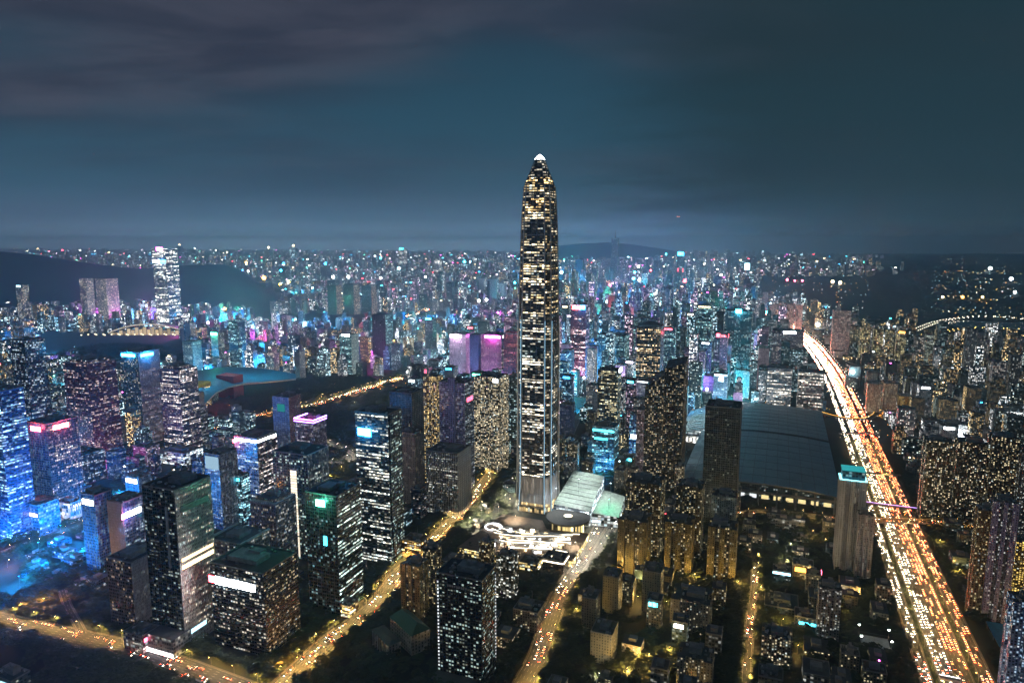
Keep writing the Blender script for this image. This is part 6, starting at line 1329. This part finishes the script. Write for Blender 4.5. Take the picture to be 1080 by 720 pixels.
# lamps too far to count
for pts, col, st in ((HIGH, 'warmwhite', 5), (RL['far_boulevard'], 'gold', 4), (RL['distant_loop'], 'orange', 5), (RL['wetland_road_a'], 'warmwhite', 6), (RL['wetland_road_b'], 'gold', 5), (RL['wetland_road_c'], 'gold', 5), (RL['wetland_road_d'], 'gold', 6), (RL['center_street'], 'warmwhite', 4), (RL['boulevard_slip'], 'orange', 5), (RL['boulevard'], 'gold', 2.5)):
    for off in ((160, 178, 218, 234) if pts is HIGH else (-14, 14)):
        for x, y, h in walk(offset_line(pts, off), 50):
            D = hypot(x, y)
            if pts is HIGH and D < 1750: continue
            lamp_dot(x, y, D, col, st)
lr = random.Random(8)
for _ in range(7000):
    D = 1700 * (14 ** lr.random()); b = lr.uniform(-.76, .76); q = hypot(1, b); x, y = D * b / q, D / q
    a, s = AS(x, y)
    if blocked_zone(x, y):
        if lr.random() > .012: continue
    if s > 500 + max(0, D - 4600) * .1 and D > 4600 and lr.random() > .05: continue
    lamp_dot(x, y, D, lr.choice(('warm', 'gold', 'warmwhite', 'white', 'orange', 'warmwhite', 'iceblue', 'warm') if s > -2500 else ('white', 'iceblue', 'warmwhite', 'warm', 'cyan', 'pinkwhite')), lr.uniform(.8, 3.4), h=lr.uniform(6, 14))
for _ in range(260):                                         # scattered villages across the dark wetland
    D = lr.choice((5200, 6500, 7800, 9500, 12000)) * lr.uniform(.94, 1.06); px = lr.choice((830, 870, 900, 1000, 1020, 1045, 1070, 1110)) + lr.uniform(-18, 18); b = T(px); q = hypot(1, b)
    lamp_dot(D * b / q, D / q, D, lr.choice(('warm', 'gold', 'white', 'orange', 'iceblue')), lr.uniform(1, 4), h=lr.uniform(5, 40))
tag(lampm.build('distant_lamps'), 'countless tiny street lamps scattered between distant buildings', 'distant lamps', kind='stuff')

# ---------------------------------------------------------------- vehicles, nose to tail on every carriageway
def car_body(kind):
    L, Wd, prof = {'car': (4.5, 1.8, [(-2.25, .35), (2.25, .35), (2.25, .75), (1.95, .92), (1.0, 1.0), (.35, 1.46), (-1.15, 1.46), (-1.75, 1.05), (-2.25, .98)]),
                   'van': (5.2, 1.95, [(-2.6, .35), (2.6, .35), (2.6, .95), (2.0, 1.2), (1.5, 2.05), (-2.55, 2.05), (-2.6, 1.9)]),
                   'bus': (11, 2.5, [(-5.5, .4), (5.5, .4), (5.5, 1.3), (5.3, 3.05), (-5.4, 3.05), (-5.5, 2.9)])}[kind]
    n = len(prof); V = []; F = []; I = []
    for x, s in ((-Wd / 2, -1), (Wd / 2, 1)):
        for y, z in prof:
            V.append((x * (1 - .12 * max(0, (z - 1.0)) if kind == 'car' else 1) if z > 1 else x, y, z))
    F.append(tuple(range(n))[::-1]); I.append(0); F.append(tuple(range(n, 2 * n))); I.append(0)
    for i in range(n):
        j = (i + 1) % n; F.append((i, j, n + j, n + i)); zz = (prof[i][1] + prof[j][1]) / 2
        I.append(1 if (kind == 'car' and i in (4, 6)) or (kind == 'van' and i == 3) or (kind == 'bus' and i == 2) else 0)
    for s in (-1, 1):                                        # side windows
        x = s * (Wd / 2 + .012); z0, z1 = {'car': (1.02, 1.38), 'van': (1.25, 1.85), 'bus': (1.5, 2.6)}[kind]; y0, y1 = {'car': (-1.5, .7), 'van': (-2.2, 1.5), 'bus': (-5.1, 5.0)}[kind]
        k = len(V); xs = x * .965 if kind == 'car' else x
        V += [(x, y0, z0), (x, y1 + .25 * (kind == 'car'), z0), (xs, y1 - .35 * (kind == 'car'), z1), (xs, y0 + .3 * (kind == 'car'), z1)]; F.append((k, k + 1, k + 2, k + 3)); I.append(1)
    for y in (-L * .3, L * .3):
        for s in (-1, 1):
            k = len(V); c = s * Wd * .5
            for dx in (-.1, .1):
                for t in range(10): V.append((c + dx, y + .34 * cos(2 * pi * t / 10), .34 + .34 * sin(2 * pi * t / 10)))
            for t in range(10): F.append((k + t, k + (t + 1) % 10, k + 10 + (t + 1) % 10, k + 10 + t)); I.append(2)
            F.append(tuple(range(k, k + 10))); F.append(tuple(range(k + 10, k + 20))); I += [2, 2]
    hv = []; hf = []
    def lampq(y, x, z, w, h): return [(x - w / 2, y, z - h / 2), (x + w / 2, y, z - h / 2), (x + w / 2, y, z + h / 2), (x - w / 2, y, z + h / 2)]
    return L, Wd, (V, F, I), lampq
CARS = {}
for kind in ('car', 'van', 'bus'):
    L, Wd, (V, F, I), lq = car_body(kind)
    b = simple('car_body', V, F, None, mats=['car', 'glass', 'tyre'], idx=I)
    hl = simple('headlight', lq(L / 2 + .03, 0, .75, .42, .22) + [(-.21, L / 2 - .3, .86), (.21, L / 2 - .3, .86)], [(0, 3, 2, 1)[::-1], (3, 2, 5, 4)], 'head')
    tl = simple('tail_light', lq(-L / 2 - .03, 0, .88, .40, .24) + [(-.2, -L / 2 + .12, 1.0), (.2, -L / 2 + .12, 1.0)], [(0, 1, 2, 3), (3, 2, 5, 4)], 'tail')
    CARS[kind] = (L, Wd, b.data, hl.data, tl.data)
    for o in (b, hl, tl): bpy.data.objects.remove(o)
TRAFFIC = []
cr_ = random.Random(21)
def lane(pts, off, dirn, label, group, gap, z, amin=520, amax=5200):
    line = offset_line(pts, off); 
    if dirn < 0: line = line[::-1]
    x0 = cr_.uniform(0, gap); tot = sum(hypot(b[0] - a[0], b[1] - a[1]) for a, b in zip(line, line[1:])); at = x0
    pos = walk(line, 1.0)
    while at < len(pos) - 3:
        x, y, h = pos[int(at)]; D = hypot(x, y)
        if amin < D < amax and infrustum(x, y, 1.0): TRAFFIC.append((D, x, y, h, z, label, group))
        at += max(6.2, cr_.expovariate(1.0 / gap))
ZH = .03
for off in (181.5, 185.5, 189.5, 193.5): lane(HIGH, off, -1, 'car with blazing white headlights on the left main carriageway of the highway', 'oncoming cars on the highway', 10.5, ZH)
for off in (198.5, 202.5, 206.5, 210.5): lane(HIGH, off, 1, 'car showing red tail lights on the right main carriageway of the highway', 'departing cars on the highway', 11, ZH)
for off in (163, 166.6, 170): lane(HIGH, off, -1, 'car with white headlights on the left service road of the highway', 'cars on the left service road', 15, ZH)
for off in (222, 226, 230): lane(HIGH, off, 1, 'car showing red tail lights on the right service road of the highway', 'cars on the right service road', 14, ZH)
for nm, offs, lb, gp, gap in (('central_road_near', (3, 7), 'car driving up the tree lined central road', 'cars on the central road', 26), ('central_road_near', (-3, -7), 'car driving down the tree lined central road', 'oncoming cars on the central road', 26),
     ('plaza_avenue_west', (-3, 3), 'car on the bright avenue right of the terraced mall', 'cars on the bright avenue', 16), ('slanted_road', (3, 8), 'car heading away along the slanted road', 'cars on the slanted road', 34), ('slanted_road', (-3, -8), 'car coming nearer along the slanted road', 'oncoming cars on the slanted road', 26),
     ('lower_expressway', (3, 7, 11), 'car heading right along the lower left expressway', 'cars on the lower expressway', 32), ('lower_expressway', (-3, -7, -11), 'car heading left along the lower left expressway', 'left bound cars on the lower expressway', 32),
     ('orange_street', (-3, 3), 'car on the short orange lit street', 'cars on the orange street', 14), ('boulevard', (5, 9, -5, -9), 'car on the orange boulevard edging the dark park', 'cars on the boulevard', 18), ('narrow_lane', (2, -2), 'car in the narrow lane between the low blocks', 'cars in the narrow lane', 30),
     ('far_boulevard', (-6, 6), '', '', 20), ('distant_loop', (-8, 0, 8), '', '', 16), ('center_street', (-4, 4), '', '', 16), ('hall_street', (-4, 4), 'car on the street before the exhibition hall', 'cars before the exhibition hall', 26)):
    for o_ in offs: lane(RL[nm], o_, 1 if o_ > 0 else -1, lb, gp, gap, .12)
lane(BR2, 3, 1, 'car crossing the wide orange flyover', 'cars on the wide flyover', 18, 9.02); lane(BR2, -3, -1, 'car crossing back over the wide orange flyover', 'returning cars on the wide flyover', 18, 9.02)
TRAFFIC.sort(key=lambda q: q[0])
SPECIAL = [q for q in TRAFFIC if q[6]]
IND = SPECIAL[:290]; REST = SPECIAL[290:] + [q for q in TRAFFIC if not q[6]]
placed = []
for i, (D, x, y, h, z, lb, gp) in enumerate(IND):
    kind = cr_.choices(('car', 'van', 'bus'), (8, 1.6, .5))[0]
    if any(hypot(x - a, y - b) < 6.5 for a, b in placed[-60:]): kind = 'car'
    placed.append((x, y)); L, Wd, bm, hm, tm = CARS[kind]
    r = bpy.data.objects.new({'car': 'car', 'van': 'van', 'bus': 'bus'}[kind], None); COL.objects.link(r); r.location = (x, y, z); r.rotation_euler = (0, 0, -h)
    tag(r, lb.replace('car ', kind + ' ', 1), kind, gp if kind == 'car' else gp.replace('cars', {'van': 'vans', 'bus': 'buses'}[kind]))
    for nm, me, xs in (('car_body', bm, (0,)), ('headlight', hm, (-.62, .62)), ('tail_light', tm, (-.66, .66))):
        for dx in xs:
            o = bpy.data.objects.new(nm if nm != 'car_body' else kind + '_body', me); COL.objects.link(o); o.parent = r; o.location = (dx * Wd / 1.8, 0, 0)
V = []; F = []; I = []
for D, x, y, h, z, lb, gp in REST:
    L, Wd, bm, hm, tm = CARS['car']; e = (sin(h), cos(h)); r = (e[1], -e[0])
    def pt(u, v, w): return (x + r[0] * u + e[0] * v, y + r[1] * u + e[1] * v, z + w)
    k = len(V); V += [pt(u, v, w) for w, l0, l1 in ((.3, -2.2, 2.2), (.95, -2.2, 2.1), (1.45, -1.4, .4)) for u, v in ((-.9, l0), (.9, l0), (.9, l1), (-.9, l1))]
    for j in (0, 4):
        for i in range(4): F.append((k + j + i, k + j + (i + 1) % 4, k + j + 4 + (i + 1) % 4, k + j + 4 + i)); I.append(0 if j == 0 else 1)
    F.append((k + 8, k + 9, k + 10, k + 11)); I.append(0)
    s = max(1, D / 1500)
    for u in (-.6, .6):
        for v, mi in ((2.24, 2), (-2.24, 3)):
            k = len(V); V += [pt(u - .25 * s, v, .6), pt(u + .25 * s, v, .6), pt(u + .25 * s, v, .6 + .35 * s), pt(u - .25 * s, v, .6 + .35 * s)]; F.append((k, k + 1, k + 2, k + 3) if mi == 3 else (k + 3, k + 2, k + 1, k)); I.append(mi)
MT['farhead'] = lamp_mat('far_headlight', (1, .86, .62), 60, False); MT['fartail'] = lamp_mat('far_tail_light', (1, .08, .02), 80, False)
tag(simple('distant_traffic', V, F, None, mats=['car', 'glass', 'farhead', 'fartail'], idx=I), 'endless stream of distant cars with lit lamps along the far roads', 'distant traffic', kind='stuff')

# ---------------------------------------------------------------- trees
def crown_mesh(seed, R, H, n=210):
    rs = random.Random(seed); V = []; F = []
    lobes = [(rs.uniform(-.5, .5) * R, rs.uniform(-.5, .5) * R, rs.uniform(.30, .75) * H, rs.uniform(.42, .68) * R) for _ in range(7)] + [(0, 0, .55 * H, .7 * R)]
    for _ in range(n):
        lx, ly, lz, lr_ = rs.choice(lobes); u, v = rs.uniform(-1, 1), rs.uniform(0, 2 * pi); q = (1 - u * u) ** .5; k = lr_ * rs.uniform(.72, 1.08)
        c = Vector((lx + q * cos(v) * k, ly + q * sin(v) * k, max(.16 * H, lz + u * k * .85)))
        nrm = Vector((q * cos(v), q * sin(v), u + .4)).normalized(); t = nrm.orthogonal().normalized(); b = nrm.cross(t); s = rs.uniform(.7, 1.5); a0 = rs.uniform(0, 6.3); k0 = len(V); m_ = rs.choice((4, 5, 6))
        for i in range(m_): a = a0 + 2 * pi * i / m_; rr = s * rs.uniform(.6, 1.15); V.append(c + (t * cos(a) + b * sin(a)) * rr + nrm * rs.uniform(-.35, .35))
        F.append(tuple(range(k0, k0 + m_)))
    o = simple('crown', V, F, 'leaf'); me = o.data; bpy.data.objects.remove(o); return me
def trunk_mesh(seed, H):
    rs = random.Random(seed); m = MB(); m.tube([(0, 0, 0), (.1, 0, H * .25), (.05, .1, H * .55)], .38, 'metal', 6, taper=.5)
    for i in range(4): a = i * 1.7 + rs.random(); m.tube([(.05, .05, H * (.25 + .06 * i)), (cos(a) * 1.5, sin(a) * 1.5, H * (.42 + .05 * i)), (cos(a) * 2.6, sin(a) * 2.6, H * (.58 + .05 * i))], .17, 'metal', 5, taper=.4)
    o = m.build('trunk', mats=['bark']); me = o.data; bpy.data.objects.remove(o); return me
TM = [(crown_mesh(i, 4.6 + .5 * (i % 3), 8.5 + 1.1 * (i % 4)), trunk_mesh(i, 8.5 + 1.1 * (i % 4))) for i in range(6)]
tr = random.Random(3); TREES = []
def try_tree(x, y, label, group, r=4.0, sc=1.0):
    if not infrustum(x, y, 1.03) or not off_road(x, y, 1.5): return
    if not free(x, y, 2.0): return
    TREES.append((hypot(x, y), x, y, label, group, sc))
for off, lb, gp in ((175.7, 'tree on the left planted strip of the highway', 'trees on the highway left strip'), (216.3, 'tree on the right planted strip of the highway', 'trees on the highway right strip')):
    for x, y, h in walk(hw(off), 11):
        if infrustum(x, y) and hypot(x, y) < 2000: TREES.append((hypot(x, y), x + tr.uniform(-1, 1), y, lb, gp, .42))
for off, lb, gp in ((243, 'leafy tree along the outer right edge of the highway', 'trees along the highway right edge'), (150, 'leafy tree along the outer left edge of the highway', 'trees along the highway left edge')):
    for k in range(3):
        for x, y, h in walk(hw(off + (k * 8 if off > 200 else -k * 8)), 9.5, tr.uniform(0, 9)):
            if hypot(x, y) < 1600: try_tree(x + tr.uniform(-2, 2), y + tr.uniform(-2, 2), lb, gp, sc=tr.uniform(.8, 1.25))
for nm, lb in (('central_road_near', 'central road'), ('slanted_road', 'slanted road'), ('lower_expressway', 'lower expressway'), ('narrow_lane', 'narrow lane'), ('orange_street', 'orange street'), ('plaza_avenue_west', 'bright avenue')):
    w = ROADS[nm][1] / 2
    for off in (w + 5, -w - 5, w + 13, -w - 13, w + 21, -w - 21):
        for x, y, h in walk(offset_line(RL[nm], off), 9, tr.uniform(0, 9)): try_tree(x + tr.uniform(-2, 2), y + tr.uniform(-2, 2), 'leafy tree beside the ' + lb, 'trees beside the ' + lb, sc=tr.uniform(.8, 1.3))
for _ in range(9000):
    D = tr.uniform(560, 1500); b = tr.uniform(-.77, .77); q = hypot(1, b); x, y = D * b / q, D / q
    a, s = AS(x, y)
    if inside((x, y), PLAZA[0]) and not (s < -405 or a > 1120): continue
    if s < -950 and tr.random() < .6: continue
    if TREES and min((abs(x - t[1]) + abs(y - t[2])) for t in TREES[-700:]) < 6: continue
    try_tree(x, y, 'dark leafy tree in the gaps between the blocks', 'trees between the blocks', sc=tr.uniform(.8, 1.45))
TREES.sort(key=lambda q: q[0] / (q[5] + .2))
for i, (D, x, y, lb, gp, sc) in enumerate(TREES[:295]):
    r = empty('tree', (x, y, 0), lb, 'tree', gp); s = sc * 1.05; r.scale = (s, s, s * tr.uniform(.9, 1.15)); r.rotation_euler = (0, 0, tr.uniform(0, 6.3)); c_, t_ = TM[i % 6]
    for nm, me in (('crown', c_), ('trunk', t_)): o = bpy.data.objects.new(nm, me); COL.objects.link(o); o.parent = r
def wood(name, spots, label, nface=34, seed=1):
    rs = np.random.RandomState(seed); V = []; F = []
    for x, y, z, R in spots:
        n = nface; u = rs.uniform(-.5, 1, n); v = rs.uniform(0, 6.283, n); q = np.sqrt(1 - u * u); k = R * rs.uniform(.6, 1.1, n)
        C_ = np.stack([x + q * np.cos(v) * k, y + q * np.sin(v) * k, z + R * .9 + u * k * .9], 1)
        for c in C_:
            k0 = len(V); s = R * rs.uniform(.28, .5); t = rs.uniform(-1, 1, (4, 3)) * s * .35
            V += [(c[0] - s + t[0, 0], c[1] + t[0, 1], c[2] + t[0, 2]), (c[0] + t[1, 0], c[1] - s + t[1, 1], c[2] + t[1, 2]), (c[0] + s + t[2, 0], c[1] + t[2, 1], c[2] + t[2, 2]), (c[0] + t[3, 0], c[1] + s + t[3, 1], c[2] + t[3, 2])]; F.append((k0, k0 + 1, k0 + 2, k0 + 3))
    return tag(simple(name, V, F, 'leaf'), label, 'woodland', kind='stuff')
wood('woodland', [(x, y, 1.0, 5.0 * sc) for D, x, y, lb, gp, sc in TREES[295:]], 'farther dark tree cover filling the gaps between the city blocks', 30)
sp = []
for _ in range(4200):
    D = tr.uniform(1150, 2600); b = tr.uniform(-.5, -.1); q = hypot(1, b); x, y = D * b / q, D / q
    if (inside((x, y), ZONES['park_strip']) or inside((x, y), ZONES['open_park'])) and off_road(x, y, 3) and free(x, y, 3): sp.append((x, y, 0, tr.uniform(5, 9)))
dg = bpy.context.evaluated_depsgraph_get()
hillob = bpy.data.objects['park_hill']
for _ in range(2600):
    D = tr.uniform(2420, 3100); px = tr.uniform(-60, 235); b = T(px); q = hypot(1, b); x, y = D * b / q, D / q
    hit, co, nr, ix = hillob.ray_cast(Vector((x, y, 500)), Vector((0, 0, -1)))
    if hit and co.z > 3: sp.append((x, y, co.z - 3, tr.uniform(6, 11)))
wood('park_woodland', sp, 'dark tree cover over the park hill and the park strip', 22, 2)

# ---------------------------------------------------------------- night haze over the whole plain
bm_ = bpy.data.meshes.new('haze'); x0, x1, y0, y1, z0, z1 = -27500, 27500, -2200, 27500, -7, 640
bm_.from_pydata([(x, y, z) for z in (z0, z1) for x, y in ((x0, y0), (x1, y0), (x1, y1), (x0, y1))], [], [(0, 3, 2, 1), (4, 5, 6, 7), (0, 1, 5, 4), (1, 2, 6, 5), (2, 3, 7, 6), (3, 0, 4, 7)])
hz = bpy.data.objects.new('haze', bm_); COL.objects.link(hz); tag(hz, 'pale blue night haze hanging over the whole city', 'haze', kind='stuff')
hm_, add, M_, mx = new_mat('haze_air')
pv = add('ShaderNodeVolumePrincipled', ins={'Color': (.54, .84, 1, 1), 'Density': 7.6e-5, 'Anisotropy': .5})
ov = add('ShaderNodeOutputMaterial'); hm_.node_tree.links.new(pv.outputs[0], ov.inputs['Volume']); bm_.materials.append(hm_)
print('SCENE', sum(1 for o in bpy.data.objects if o.get('category') == 'street lamp'), sum(1 for o in bpy.data.objects if o.get('category') == 'floodlight'), len(HEROES), 'heroes', len(FILL), 'fill', LAMPS, 'lamps', len(TRAFFIC), 'cars', len(TREES), 'trees', len(bpy.data.objects), 'objects')
